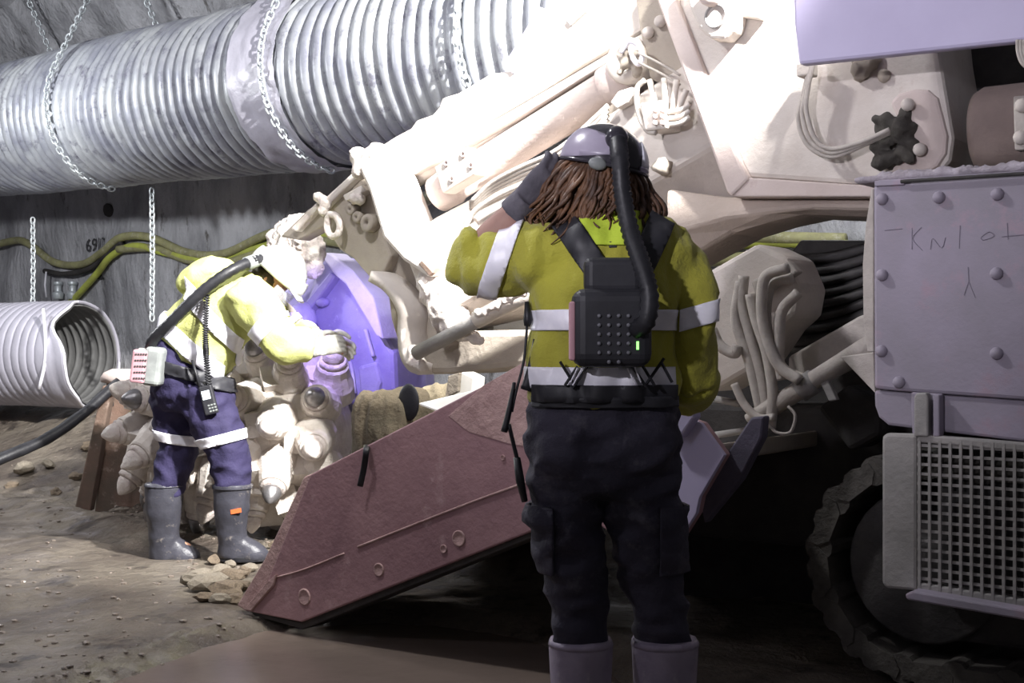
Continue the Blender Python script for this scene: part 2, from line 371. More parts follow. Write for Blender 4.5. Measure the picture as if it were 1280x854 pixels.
# ================================================================== ducts
AX0 = V((-1.33, 8.9, 2.97)); DR = .61; DD = V((.72, -.69, -.04)).normalized()
def ductC(s): return AX0 + DD * s
DN = V((DD.y, -DD.x, 0)).normalized()
def ductgeo(c0, ax, R, s0, s1, pitch, amp, seg=56, per=8, jitter=.02):
    ax = V(ax).normalized(); y = V((0, 0, 1)); x = ax.cross(y).normalized(); y = x.cross(ax)
    n = int((s1 - s0) / pitch * per); vs, fs = [], []
    for i in range(n + 1):
        s = s0 + (s1 - s0) * i / n; ph = (s / pitch) % 1
        prof_ = -math.exp(-((ph - .5) / .10) ** 2) * amp * 1.5 + .25 * amp * math.cos(2 * math.pi * ph)
        for k in range(seg):
            a = 2 * math.pi * k / seg; q = V((s * .7, math.cos(a), math.sin(a)))
            r = R + prof_ + jitter * noise.noise(q * 1.3) + .5 * jitter * noise.noise(q * 5)
            vs.append(V(c0) + ax * s + x * math.cos(a) * r + y * math.sin(a) * r)
    for i in range(n):
        for k in range(seg):
            a, b = i * seg + k, i * seg + (k + 1) % seg; fs.append((a, b, b + seg, a + seg))
    return vs, fs
def axis_s(px):                          # place along the upper duct's axis seen at a pixel column
    k = (px - 640) / F; return (k * AX0.y - AX0.x) / (DD.x - k * DD.y)
duct = empty('ventilation_duct', ductC(0) - Z * DR, 'large ribbed grey ventilation duct hung from chains under the roof', 'duct')
sa, sb = axis_s(385), axis_s(432)
mk('duct_section', ductgeo(AX0, DD, DR, -6.6, sa, .122, .03), m_duct, duct, True, label='ribbed galvanised duct section')
mk('duct_section', ductgeo(AX0, DD, DR, sb, 2.9, .122, .034), m_duct, duct, True, label='ribbed galvanised duct section, pale with dust')
def wrapgeo():
    vs, fs = [], []; n, seg = 26, 72; x = DD.cross(Z).normalized()
    for i in range(n + 1):
        f = i / n; s = sa - .05 + (sb - sa + .1) * f
        for k in range(seg):
            a = 2 * math.pi * k / seg; q = V((s * 2.2 + math.sin(a) * 1.1, math.cos(a) * 2, math.sin(a) * 2))
            r = DR + .012 + .022 * (1 - 2 * abs(noise.noise(q * 1.6))) + .012 * noise.noise(q * 4)
            vs.append(ductC(s) + x * math.cos(a) * r + Z * math.sin(a) * r)
    for i in range(n):
        for k in range(seg): fs.append((i * seg + k, i * seg + (k + 1) % seg, (i + 1) * seg + (k + 1) % seg, (i + 1) * seg + k))
    return vs, fs
mk('joint_wrap', wrapgeo(), m_wrap, duct, True, label='wrinkled grey plastic sleeve over the duct joint')
# lower duct, lying on the bank at the wall
LA = V((.87, -.5, 0)).normalized(); LC = P(112, 443, 11.2)
low = empty('ventilation_duct', LC - Z * .46, 'open ended pale duct lying on the bank at the wall', 'duct')
def lowgeo():
    vs, fs = ductgeo(LC, LA, .46, -4.2, 0, .10, .007, 48, 8, .012)
    seg = 48; n = len(vs) // seg
    for k in range(seg):                 # ragged cut end
        a = 2 * math.pi * k / seg
        for j in range(10):
            i = n - 1 - j; vs[i * seg + k] += LA * (.16 * noise.noise(V((math.cos(a) * 1.6, math.sin(a) * 1.6, 4))) + .16 * math.sin(a + 2.3)) * (1 - j / 10)
    return vs, fs
lg = lowgeo()
o = mk('duct_shell', lg, mat('pale_duct', (.46, .45, .52), (.38, .37, .43), 3, .5, .1, .1), low, True, solid=.02)
inskin = [v + (LC + LA * (v - LC).dot(LA) - v) * .06 for v in lg[0]]; mk('duct_inner_shade', (inskin, lg[1]), m_ductin, low, True, label='inside of the duct, its shade put into a dark tone')  # added inner skin, its dark colour paints in the shade of the opening
rim = lg[0][-48:]
mk('end_rim', tube(list(rim) + [rim[0]], .013, 6, caps=False), m_refl, low, True, label='bright cut edge of the duct')
x_ = LA.cross(Z)
mk('hanging_strap', tube(smoothpath([P(54, 386, 10.85), P(57, 425, 10.8), P(56, 455, 10.8), P(49, 486, 10.85)], 4), .015, 6), m_refl, low, True, label='white strap across the open end')

# ================================================================== chains
LL, LW, LR = .062, .021, .0075
lp = []
for k in range(14):
    a = 2 * math.pi * k / 14; lp.append(V((LW * math.cos(a), 0, (LL / 2 - LW) * (1 if math.sin(a) >= 0 else -1) * (1 if abs(math.sin(a)) > .01 else 0) + LW * math.sin(a))))
link_me = meshdata('link', tube(lp + [lp[0]], LR, 5, caps=False), m_chain, True)
def chain(label, paths, group, z0):
    base = paths[0][-1]
    root = empty('chain', base, label, 'chain', group); n = 0
    for path in paths:
        acc = 0; pitch = LL - 2.2 * LR; nxt = 0
        for i in range(len(path) - 1):
            a, b = V(path[i]), V(path[i + 1]); L = (b - a).length
            while nxt <= acc + L:
                p = a + (b - a) * ((nxt - acc) / L); t = (b - a).normalized()
                x, y = frame(t); ang = .6 + (n % 2) * math.pi / 2; c, s = math.cos(ang), math.sin(ang)
                inst('link', link_me, basis(x * c + y * s, y * c - x * s, t, p), root); nxt += pitch; n += 1
            acc += L
    return root
def sling(px, label, hr=True, hf=True, lean=0):
    s = axis_s(px); C = ductC(s); R = DR + .045; H = 1.5; A = C + Z * H + DD * lean; th = math.asin(R / H); ps = []
    def pt(a): return C + DN * R * math.cos(a) + Z * R * math.sin(a)
    if hf: ps.append([A] + [pt(th - (th + 1.5) * i / 24) for i in range(25)])
    if hr: ps.append([A] + [pt(math.pi - th + .3 * i / 3) for i in range(4)])
    return chain(label, ps, 'chains slung round the upper duct', C.z)
sling(150, 'galvanised chain slung round the upper duct at the left, second hanger from the picture edge')
sling(20, 'galvanised chain leg behind the duct at the top left corner', True, False)
sling(425, 'galvanised chain slung round the duct beside the grey plastic joint sleeve')
sling(672, 'galvanised chain slung round the duct just above the bright boom')
for px, y0, y1, Y, lb in ((41, 276, 380, 11.6, 'chain hanging down behind the open ended lower duct'), (190, 240, 402, 10.2, 'long chain hanging straight down behind the bending worker')):
    chain(lb, [[P(px, y0, Y), P(px + .5, (y0 + y1) / 2, Y), P(px, y1, Y)]], 'chains hanging on the wall', 0)

# ================================================================== hoses on the wall
def wh(name, pts, r, m, label, group='hoses on the wall'):
    path = []
    for (x, y) in pts:
        s, z = wallhit(x, y); path.append(wallpt(s, wallz(z), .02 + r))
    return tag(mk(name, tube(smoothpath(path, 8), r, 10), m, None, True), label, 'hose', group)
wh('wall_hose', [(-30, 318), (20, 302), (45, 305), (75, 328), (110, 331), (140, 316), (165, 298), (195, 297), (240, 316), (290, 318), (345, 292), (420, 280), (520, 300), (640, 320), (760, 318), (860, 306), (900, 301), (960, 298), (1060, 300)], .04, m_wallhose, 'upper olive hose sagging along the wall')
wh('wall_hose', [(70, 400), (100, 372), (128, 345), (150, 320), (180, 308), (215, 317), (270, 326), (330, 310), (395, 294), (480, 306), (640, 335), (800, 322), (900, 308), (990, 303), (1070, 308)], .035, m_yel, 'yellow green hose looping up from the lower duct')
wh('wall_hose', [(160, 312), (200, 311), (240, 325), (290, 330), (340, 312), (400, 300), (520, 322), (640, 345), (800, 340), (900, 326), (1000, 322), (1080, 330)], .04, m_wallhose, 'lower olive hose running close under the yellow one')
wh('wall_hose', [(60, 339), (90, 343), (120, 336), (145, 318), (165, 303)], .028, m_dark, 'short dark hose tucked under the olive hose')
for (x, y, y1, lb) in ((903, 293, 318, 'white hanger strap on the yellow hose above the grey valve box, left one'), (925, 282, 300, 'white hanger strap on the hoses above the valve box, right one'), (68, 340, 372, 'thin white hanger strap above the open duct end')):
    s, z = wallhit(x, y); s1, z1 = wallhit(x, y1)
    tag(mk('hanger_strap', tube([wallpt(s, wallz(z), .11), wallpt((s + s1) / 2, wallz((z + z1) / 2), .12), wallpt(s1, wallz(z1), .11)], .011, 6), m_refl, None, True), lb, 'strap', 'hose hangers')
# clamp fittings above the lower duct
for x, lb in ((82, 'small pale pipe fitting on the wall above the open duct, left one'), (97, 'small pale pipe fitting on the wall above the open duct, right one')):
    s, z = wallhit(x, 368); q = wallpt(s, wallz(z), .06)
    tag(mk('pipe_fitting', lathe(q - Z * .05, Z, [(0, .05), (.06, .06), (.08, .035), (.14, .035), (.15, .05), (.18, .05)], 12), m_chain, None, True, .004), lb, 'fitting', 'wall fittings')

# black cable in front of the lower duct and the muddy steel stand it enters
tag(mk('power_cable', tube(smoothpath([P(-60, 600, 7.5), P(0, 574, 7.7), P(50, 553, 7.9), P(95, 524, 8.1), P(135, 490, 8.3), P(150, 478, 8.35)], 8), .035, 10, wob=.15), m_black, None, True), 'thick black cable rising from the mud to the rusty stand', 'cable')
st = empty('steel_stand', P(150, 600, 8.5), 'rusty brown steel stand behind the bending worker', 'stand')
def pl(name, pts, Y, th, m, parent, bevel=.01, label=None):
    return mk(name, fixn(prism([P(x, y, Y) for x, y in pts], V((0, th, 0)))), m, parent, False, bevel, label)
m_rust = mat('rusty_mud_steel', (.20, .125, .095), (.12, .095, .075), 3, .85, 0, .5, 20, c3=(.36, .28, .24), t3=.64)
pl('upright_plate', [(133, 470), (200, 466), (235, 500), (232, 640), (150, 646), (118, 640)], 8.5, .28, m_rust, st)
pl('brace', [(128, 482), (140, 482), (112, 640), (92, 640)], 8.35, .1, m_rust, st)
mk('top_cap', rockgeo(P(158, 472, 8.45), .12, (1.4, .9, .5), 3), m_pinkdust, st, True, label='pale caked dust on top')
pl('slot_plate', [(125, 505), (140, 503), (140, 508), (126, 511)], 8.46, .05, m_dark, st, .003)
mk('hanging_tag', ell(P(155, 546, 7.9), (.022, 0, .006), (0, .012, 0), (-.006, 0, .05)), m_refl, st, True, label='white tag hanging on a wire')
mk('tag_wire', tube(smoothpath([P(163, 515, 8.1), P(162, 528, 8), P(156, 538, 7.9)], 5), .006, 6), m_yel, st, True)

# ================================================================== the roadheader (one machine, many parts)
rh = empty('roadheader', Q(.3, -.35, 0), 'dust covered tunnelling machine with a raised boom and spiked cutting head', 'roadheader')
def part(name, geo, m, bevel=0, smooth=False, label=None, parent=None, **k): return mk(name, geo, m, parent or rh, smooth, bevel, label, **k)
def tM(pts, d, r, seg=10, n=6, flat=1.0, wob=0):
    return tube(smoothpath([M(x, y, dd) for x, y, dd in pts] if len(pts[0]) == 3 else [M(x, y, d) for x, y in pts], n), r, seg, flat, wob=wob)
def strip(lines):                        # ruled surface between rows of points, closed to a solid by the solidify
    n = len(lines[0]); vs = [p for l in lines for p in l]
    return vs, [(j * n + i, j * n + i + 1, (j + 1) * n + i + 1, (j + 1) * n + i) for j in range(len(lines) - 1) for i in range(n - 1)]
def rubble(name, c, spread, cnt, r, m, parent, seed, label=None):
    rnd = random.Random(seed); gs = []
    for i in range(cnt):
        p = V(c) + U * rnd.uniform(-1, 1) * spread[0] + N * rnd.uniform(-1, 1) * spread[1] + Z * rnd.uniform(-1, 1) * spread[2]
        gs.append(rockgeo(p, r * rnd.uniform(.5, 1.1), (1, 1, 1), seed + i, .5, 1))
    o = mk(name, fuse(gs, r * .28, 1), m, parent, True, label=label); return o
bolt_me = meshdata('bolt', fixn(join(lathe((0, 0, 0), (0, 0, 1), [(0, .024), (.004, .024), (.016, .021), (.024, .013), (.0265, .004)], 12))), m_cover, True)
bolt_d = bolt_me.copy(); bolt_d.materials.clear(); bolt_d.materials.append(m_dust)
def bolt(px, py, d, parent, me=bolt_me, s=1): return inst('bolt', me, basis(U * s, Z * s, N * s, M(px, py, d)), parent)

# --- boom root box at the upper right
bx = plate('boom_box', [(832, -60), (846, 8), (925, 207), (934, 222), (1092, 233), (1170, 222), (1187, 200), (1191, 172), (1172, 60), (1160, -60)], .15, .62, m_dust, rh, .02, 'big cream boom housing')
plate('front_flange', [(806, -60), (822, 4), (908, 240), (914, 246), (936, 224), (926, 205), (846, 3), (838, -60)], .18, .55, m_pinkdust, bx, .012)
plate('lower_flange', [(914, 246), (936, 222), (1092, 232), (1180, 222), (1180, 236), (1092, 246)], .17, .5, m_pinkdust, bx, .006)
# octagonal lifting lug
lug = plate('lifting_lug', [(856, -30), (860, 6), (872, 34), (888, 48), (906, 49), (918, 36), (922, 16), (915, -30)], .24, .09, m_dust, bx, .012)
mk('lug_bore', lathe(M(894, 20, .246), N, [(-.02, .047), (.002, .047), (.002, .040), (-.02, .038)], 20), m_grey, lug if False else bx, True, label='dark round bore of the lug')
mk('lug_pin', lathe(M(890, -4, .25), N, [(-.08, .04), (.03, .04), (.04, .032), (.045, .01)], 14), m_pinkdust, bx, True)
plate('weld_bracket', [(915, -30), (922, 20), (950, 24), (958, -30)], .20, .05, m_dust, bx, .01)
# right end rounded doubler
plate('end_doubler', [(1112, 128), (1122, 117), (1142, 111), (1160, 112), (1172, 122), (1178, 145), (1184, 170), (1182, 192), (1172, 208), (1155, 217), (1132, 220), (1112, 217), (1120, 200), (1128, 180), (1122, 150)], .165, .03, m_pinkdust, bx, .012)
for x, y in ((1135, 131), (1150, 187)): bolt(x, y, .185, bx, bolt_d, 1.0)
rubble('rubble_plug', M(1117, 172, .17), (.07, .03, .09), 30, .035, m_trackd, bx, 5, 'dark lump of packed rubble in an opening')
rubble('rubble_plug', M(1087, 84, .17), (.05, .02, .05), 16, .03, m_tan, bx, 15, 'small lump of packed rubble')
for i, off in enumerate((0, 5, 10)):
    mk('loop_hose', tM([(1014 + off * .3, 78), (1006 + off * .4, 110), (998 + off, 150 - off), (1010 + off, 182 - off * .7), (1040, 196 - off), (1075, 183 - off * .5), (1112, 166 - off * .4)], .235 + .008 * i, .009, 8), m_hose, bx, True)
mk('hose_clip', box(M(1009, 88, .22), U * .03, N * .03, Z * .025), m_hose, bx, bevel=.006)
# lavender panel and what hangs at the right edge
plate('lavender_panel', [(989, -60), (992, 30), (998, 81), (1283, 51), (1400, 40), (1400, -60)], .5, .05, m_violet, rh, .012, 'smooth lavender side panel')
dr = part('motor_drum', lathe(Q(Tof(M(1212, 160, .2)), .1, M(1212, 160, .2).z), -U, [(0, .1), (.0, .135), (.03, .152), (.9, .152), (.9, .05)], 28), mat('dull_brown_drum', (.30, .235, .21), (.22, .17, .155), 3, .8, 0, .3, 30), .0, True, 'dull brown drum above the mauve cover')
plate('drum_bracket', [(1266, 120), (1300, 118), (1300, 186), (1268, 188)], .34, .06, m_hose, dr, .006)
for x, y in ((1278, 132), (1276, 172)): bolt(x, y, .345, dr, bolt_d)
plate('dark_bulkhead', [(1165, 30), (1420, 10), (1420, 260), (1165, 260)], -.25, .2, m_dark, rh, .005)
for i in range(3): part('edge_hose', tM([(1272 + 4 * i, 50), (1273 + 4 * i, 66), (1279 + 4 * i, 80), (1292 + 4 * i, 88)], .52, .007, 8), m_hose, 0, True)

# --- boom trunk: bright side, lower chamfer in shade
def trunk():
    top = [(505, 312, 0), (560, 282, 0), (640, 236, 0), (750, 152, 0), (840, 92, 0), (930, 30, 0)]
    cre = [(540, 402, .05), (590, 372, .05), (660, 324, .05), (803, 233, .05), (880, 188, .05), (960, 140, .05)]
    lowr = [(548, 425, -.15), (600, 412, -.2), (690, 392, -.3), (795, 345, -.3), (880, 308, -.3), (965, 276, -.3)]
    b1 = [(552, 420, -.45), (604, 405, -.5), (690, 380, -.62), (795, 335, -.62), (880, 300, -.62), (965, 268, -.62)]
    b2 = [(505, 305, -.55), (560, 275, -.6), (640, 228, -.62), (750, 148, -.62), (840, 90, -.62), (930, 28, -.62)]
    L = [[M(*p) for p in l] for l in (top, cre, lowr, b1, b2)]
    n = 6; g = strip(L + [L[0]]); k = 5
    fs = g[1][:]; fs.append(tuple(j * n for j in range(k))); fs.append(tuple(j * n + n - 1 for j in range(k))[::-1])
    fs = [tuple(i - k * n if i >= k * n else i for i in f) for f in fs]
    return fixn((g[0][:k * n], fs))
tk = part('boom_trunk', trunk(), m_dust, .02, False, 'dust caked boom arm')
plate('trunk_seam', [(586, 275), (592, 272), (608, 342), (603, 346)], .035, .03, m_dust, tk, .003)
# underside of the turret below the boom box, with a ragged dusty hem
def hem():
    a = [(832, 236), (905, 246), (960, 247), (1020, 247), (1092, 247), (1180, 247)]
    b = [(828, 340), (915, 292), (960, 278), (1005, 268), (1060, 270), (1180, 274)]
    A = [M(x, y, .08) for x, y in a]; m_ = [M(x, (y + y2) / 2 + 2, .12) for (x, y), (x2, y2) in zip(a, b)]
    B = [M(x, y, .04) for x, y in b]; L = [A, m_, B, [p - N * .3 for p in B], [p - N * .45 for p in A]]
    n = 6; g = strip(L + [L[0]]); k = 5; fs = g[1] + [tuple(j * n for j in range(k)), tuple(j * n + n - 1 for j in range(k))[::-1]]
    return fixn((g[0][:k * n], [tuple(i - k * n if i >= k * n else i for i in f) for f in fs]))
part('turret_underside', hem(), mat('brown_dusty_steel', (.52, .44, .385), (.43, .36, .31), 4, .85, 0, .4, 30), .02, False, 'brown curved underside of the boom turret')
# --- upper rail and cylinders on the boom
ur = plate('upper_rail', [(446, 199), (456, 186), (474, 183), (494, 170), (513, 160), (520, 150), (540, 143), (548, 134), (552, 122), (572, 116), (612, 92), (640, 88), (676, 20), (730, -60), (900, -60), (842, 14), (640, 134), (489, 224)], -.12, .42, m_dust, rh, .015, 'bright upper boom rail')
plate('rail_shade_strip', [(630, 80), (674, 8), (683, 24), (640, 92)], -.10, .05, m_violet, ur, .005)  # violet strip paints a shaded band onto the rail
plate('rail_rib', [(470, 228), (640, 138), (835, 22), (838, 30), (642, 150), (476, 240)], -.07, .05, m_dust, ur, .006)
plate('rail_tab', [(706, 25), (724, 10), (732, 14), (712, 32)], -.1, .04, m_grey, ur, .004)
def seg2(a, b, d, r, prof_=None): return M(a[0], a[1], d), M(b[0], b[1], d)
a, b = seg2((488, 240), (800, 62), -.16, 0)
part('feed_tube', cyl(a, b, .05), m_dust, .004, True)
a, b = seg2((492, 270), (600, 212), -.2, 0)
part('piston_rod', cyl(a, b, .036), mat('greenish_chrome', (.36, .38, .32), (.28, .30, .26), 6, .3, .5, .05), 0, True, 'dull greenish piston rod')
a, b = seg2((548, 243), (792, 92), -.12, 0); ax = (b - a).normalized(); L_ = (b - a).length
hc = part('hydraulic_cylinder', lathe(a, ax, [(-.02, .06), (0, .09), (.10, .095), (.11, .085), (L_ - .15, .085), (L_ - .14, .1), (L_ - .02, .1), (L_, .06)], 28), m_pinkdust, 0, True, 'pale pink hydraulic cylinder')
mk('port_block', box(M(576, 214, -.02), ax * .11, N * .05, ax.cross(N) * .07), m_dust, hc, bevel=.012)
for i, (x, y) in enumerate(((559, 204), (580, 193), (566, 224), (590, 207))): mk('port', lathe(M(x, y, .03), N, [(-.01, .016), (.012, .016), (.012, .009), (.0, .008)], 10), m_pinkdust, hc, True)
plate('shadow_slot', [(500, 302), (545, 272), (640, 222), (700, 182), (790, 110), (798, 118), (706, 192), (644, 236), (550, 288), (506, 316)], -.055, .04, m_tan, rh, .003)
for i in range(4):
    part('boom_hose', tM([(588, 262 - i * 3), (615, 240 - i * 4), (650, 224 - i * 5), (700, 203 - i * 6), (760, 150 - i * 6)], .03 + .01 * i, .011, 8), m_hose, 0, True)
part('boom_hose', tM([(575, 300), (590, 268), (618, 247), (650, 232), (668, 226)], .06, .014, 8), m_hose, 0, True)
gl = part('cylinder_eye', lathe(M(790, 78, -.06), N, [(-.12, .1), (.05, .1), (.07, .085), (.07, .05), (.02, .045)], 24), m_dust, 0, True, 'round eye at the end of the hydraulic cylinder')
rubble('eye_rubble', M(787, 78, .03), (.05, .02, .05), 14, .028, m_tan, gl, 33)
mk('sling_loop', tM([(776, 66), (786, 52), (798, 56), (803, 70), (799, 80), (792, 74), (788, 60)], .06, .012, 8), m_refl, gl, True, label='white sling loop')
for i in range(2): part('tension_wire', tM([(798, 66 + 12 * i), (830, 82 + 12 * i), (850, 94 + 12 * i)], .07, .006, 6), m_hose, 0, True)
pk = plate('pocket_plate', [(792, -20), (834, -20), (846, 50), (868, 112), (850, 118), (812, 98), (800, 40)], -.02, .1, m_tan, rh, .008)
for x, y in ((811, 41), (826, 27)): bolt(x, y, -.01, pk, bolt_d, 1.1)
vb = part('valve_block', box(M(826, 147, .10), U * .055, N * .06, (Z + U * .2).normalized() * .06), m_dust, .01, False, 'small dusty valve block with pipes')
for i, (x0, y0, x1, y1) in enumerate(((818, 128, 812, 100), (832, 126, 830, 98), (842, 130, 846, 100), (848, 138, 858, 112))):
    mk('pipe', tM([(x0, y0 + 12), (x0, y0), (x1, y1)], .13, .013, 8, 4), m_dust, vb, True)
for i in range(3): mk('pipe', tM([(836, 140 + 8 * i), (850, 138 + 8 * i), (862, 130 + 8 * i)], .14, .011, 8, 4), m_dust, vb, True)
mk('pipe', tM([(806, 100), (796, 112), (798, 140), (808, 162), (820, 166)], .14, .012, 8, 6), m_hose, vb, True)
for i in range(6): mk('stud', lathe(M(820 + (i % 2) * 9, 138 + (i // 2) * 8, .165), N, [(-.01, .011), (.012, .011), (.014, .006)], 8), m_pinkdust, vb, True)
plate('lug_tab', [(762, 128), (772, 114), (790, 108), (794, 116), (784, 128), (770, 136)], .07, .05, m_dust, rh, .008)
part('dust_lump', rockgeo(M(828, 208, .08), .035, (1.2, .8, 1), 9, .5), m_tan, 0, True)

# --- front of the boom: strap, lug plate, shroud
plate('clamp_strap', [(443, 201), (452, 188), (472, 185), (487, 222), (512, 286), (549, 332), (535, 347), (503, 326), (478, 298), (460, 238)], .12, .22, m_dust, rh, .02, 'bright white clamp strap across the boom')
plate('strap_slot', [(523, 330), (527, 326), (541, 341), (537, 345)], .125, .02, m_rust, rh, .002)
part('strap_knuckle', fuse([rockgeo(M(x, y, .08), .05, (1, 1, 1), i, .4) for i, (x, y) in enumerate(((449, 196), (456, 206), (463, 196), (452, 214), (470, 190)))], .014, 2), m_caked, 0, True)
lp_ = plate('lug_plate', [(349, 296), (384, 262), (424, 236), (448, 212), (462, 240), (480, 298), (489, 320), (478, 344), (466, 352), (440, 322), (424, 312), (414, 296), (405, 282), (372, 300)], -.06, .1, m_tan, rh, .012, 'muddy tan lug plate at the boom front')
plate('plate_lip', [(396, 256), (446, 210), (452, 216), (404, 262)], -.02, .14, m_dust, lp_, .012)
plate('plate_lip', [(362, 286), (396, 252), (400, 258), (370, 290)], -.02, .12, m_caked, lp_, .01)
plate('top_pad', [(428, 244), (452, 231), (458, 238), (432, 252)], .0, .1, m_dust, lp_, .006)
for x, y, r in ((462, 279, .045), (441, 262, .03), (449, 272, .03)):
    mk('pin_boss', lathe(M(x, y, -.03), N, [(-.04, r), (.02, r), (.025, r * .9), (.025, r * .3), (.01, r * .28)], 18), m_tan, lp_, True)
mk('shackle', tM([(411, 268), (420, 270), (425, 281), (422, 293), (414, 295), (409, 286), (410, 274), (413, 268)], .0, .018, 8, 5, wob=.2), m_caked, lp_, True, label='dusty shackle ring')
for q_ in (((402, 250), (408, 256), (404, 264), (398, 246)), ((442, 248), (450, 250))): mk('pad_rubble', fuse([rockgeo(M(x, y, .0), .035, (1, 1, 1), 50 + i, .5, 1) for i, (x, y) in enumerate(q_)], .01, 1), m_caked, lp_, True)
rk = part('dust_mass', fuse([rockgeo(M(366 + dx, 296 + dy * .8, -.45 + dz), .075, (1, 1, 1), i, .5) for i, (dx, dy, dz) in enumerate(((0, 0, 0), (12, 8, .03), (-8, -4, 0), (16, 20, 0), (-2, 14, .04), (22, 12, 0), (12, 32, .02), (-14, 8, 0), (4, -14, 0), (24, 28, 0), (8, 22, .03), (20, 44, .0)))], .012, 1, .018, 26), m_caked, 0, True, 'crumbly white lump of caked dust above the helmet')
# shroud
plate('shroud_inner', [(478, 300), (512, 328), (534, 382), (556, 412), (560, 440), (512, 440), (500, 400), (486, 366), (464, 350)], -.12, .05, m_tan, rh, .006, 'brown inner shroud plate')
def sflange():
    pth = [(462, 345), (480, 356), (494, 372), (502, 392), (502, 416), (504, 440), (512, 456), (524, 462)]
    P0 = smoothpath([M(x, y, .04) for x, y in pth], 5); w_ = -N * .30
    vs = P0 + [p + w_ for p in P0]; n = len(P0); return vs, [(i, i + 1, i + 1 + n, i + n) for i in range(n - 1)]
part('shroud_flange', sflange(), m_dust, 0, True, 'curved shroud flange', solid=.055)
plate('shroud_beam', [(514, 467), (532, 430), (556, 414), (664, 412), (700, 420), (700, 456), (656, 459), (560, 468)], -.05, .4, m_tan, rh, .03, 'brown lower beam of the shroud')
part('caked_bracket', fuse([rockgeo(M(x, y, .03), r, (1, .8, 1.1), i, .4) for i, (x, y, r) in enumerate(((545, 365, .08), (558, 385, .09), (570, 402, .07), (535, 352, .05), (580, 414, .05), (592, 422, .03), (600, 426, .02), (552, 400, .05), (562, 370, .08), (520, 452, .04), (528, 458, .03), (517, 440, .035)))], .014, 2, .012, 22), m_caked, 0, True, 'white bracket thick with caked dust')
a, b = seg2((520, 442), (700, 346), .09, 0)
rdm = part('stay_rod', cyl(a, b, .034), m_grey, 0, True, 'grey stay rod under the boom')
mk('rod_sleeve', cyl(M(596, 400, .09), M(690, 350, .09), .040), m_dust, rdm, True)
mk('rod_crust', fuse([rockgeo(M(600 + i * 8, 392 - i * 4.2 + (i % 2) * 3, .12), .028, (1, 1, 1), i, .6, 1) for i in range(9)], .009, 1), m_caked, rdm, True)
# --- blue gearbox nose
bn = plate('nose_plate', [(405, 320), (432, 340), (462, 392), (480, 420), (492, 440), (494, 492), (440, 506), (412, 500), (400, 420), (380, 385), (390, 350)], -.80, .3, m_blue, rh, .03, 'blue violet gearbox nose behind the cutting head')
plate('nose_rim', [(398, 316), (412, 316), (440, 338), (466, 372), (478, 424), (470, 420), (432, 356), (418, 344)], -.70, .15, mat('pale_violet_steel', (.60, .56, .74), (.5, .46, .64), 6, .6, 0, .3), bn, .012)
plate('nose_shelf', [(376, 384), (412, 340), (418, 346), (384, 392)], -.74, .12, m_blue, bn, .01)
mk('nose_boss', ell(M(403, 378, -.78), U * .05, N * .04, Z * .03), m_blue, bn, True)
mk('nose_rib', tM([(457, 412), (462, 430), (467, 446)], -.78, .013, 8), m_violet, bn, True)
mk('nose_rib', tM([(424, 430), (438, 455), (444, 492)], -.78, .011, 8), m_violet, bn, True)
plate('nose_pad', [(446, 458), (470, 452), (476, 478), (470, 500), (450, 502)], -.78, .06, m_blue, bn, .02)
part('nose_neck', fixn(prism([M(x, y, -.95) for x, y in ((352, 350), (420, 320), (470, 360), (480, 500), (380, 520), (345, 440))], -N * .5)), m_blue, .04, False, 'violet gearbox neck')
part('nose_lobe', ell(M(378, 400, -.72), U * .07, N * .1, Z * .11), mat('lilac_steel', (.62, .58, .80), (.5, .46, .7), 8, .8, 0, .4), 0, True)

plate('nose_link', [(478, 318), (540, 330), (575, 420), (560, 450), (500, 440), (488, 400)], -.2, .95, m_tan, rh, .02, 'brown block joining the boom to the gearbox nose')
# --- cutting head
HC = P(318, 540, 7.5); HX = (U * .25 + V((-.85, -.5, 0))).normalized()
HA = V((-.95, .30, 0)).normalized(); HB = HA.cross(Z).normalized()      # drum axis and across
if HB.y > 0: HB = -HB
ch = part('cutting_head', fuse([ell(HC + HA * .30, HA * .34, HB * .37, Z * .37), ell(HC - HA * .22, HA * .36, HB * .42, Z * .42), cyl(HC - HA * .4, HC + HA * .4, .30, 28)], .02, 4, .012, 9), m_pick, 0, True, 'white dusty cutting head studded with conical picks')
hold_me = meshdata('pick_holder', fixn(join(lathe((0, 0, -.05), (0, 0, 1), [(0, .098), (.07, .092), (.11, .080), (.15, .070), (.19, .066), (.20, .060)], 14), box((.05, 0, .0), (.07, 0, 0), (0, .055, 0), (0, 0, .07)))), m_pick, False)
ring_me = meshdata('pick_collar', lathe((0, 0, .145), (0, 0, 1), [(0, .05), (.012, .056), (.03, .056), (.04, .048)], 14), m_caked, True)
bit_me = meshdata('pick_bit', lathe((0, 0, .18), (0, 0, 1), [(0, .042), (.02, .044), (.05, .036), (.075, .024), (.095, .010), (.10, .003)], 14), m_caked, True)
bitd_me = meshdata('pick_bit', lathe((0, 0, .18), (0, 0, 1), [(0, .042), (.02, .044), (.05, .036), (.075, .024), (.095, .010), (.10, .003)], 14), m_bit, True)
rnd = random.Random(11)
def pick(p, nrm, tw, dark, sc):
    x, y = frame(nrm); c, s = math.cos(tw), math.sin(tw); mw = basis((x * c + y * s) * sc * 1.22, (y * c - x * s) * sc * 1.22, nrm * sc * .92, p)
    inst('pick_holder', hold_me, mw, ch); inst('pick_collar', ring_me, mw, ch); inst('pick_bit', bitd_me if dark else bit_me, mw, ch)
row = 0
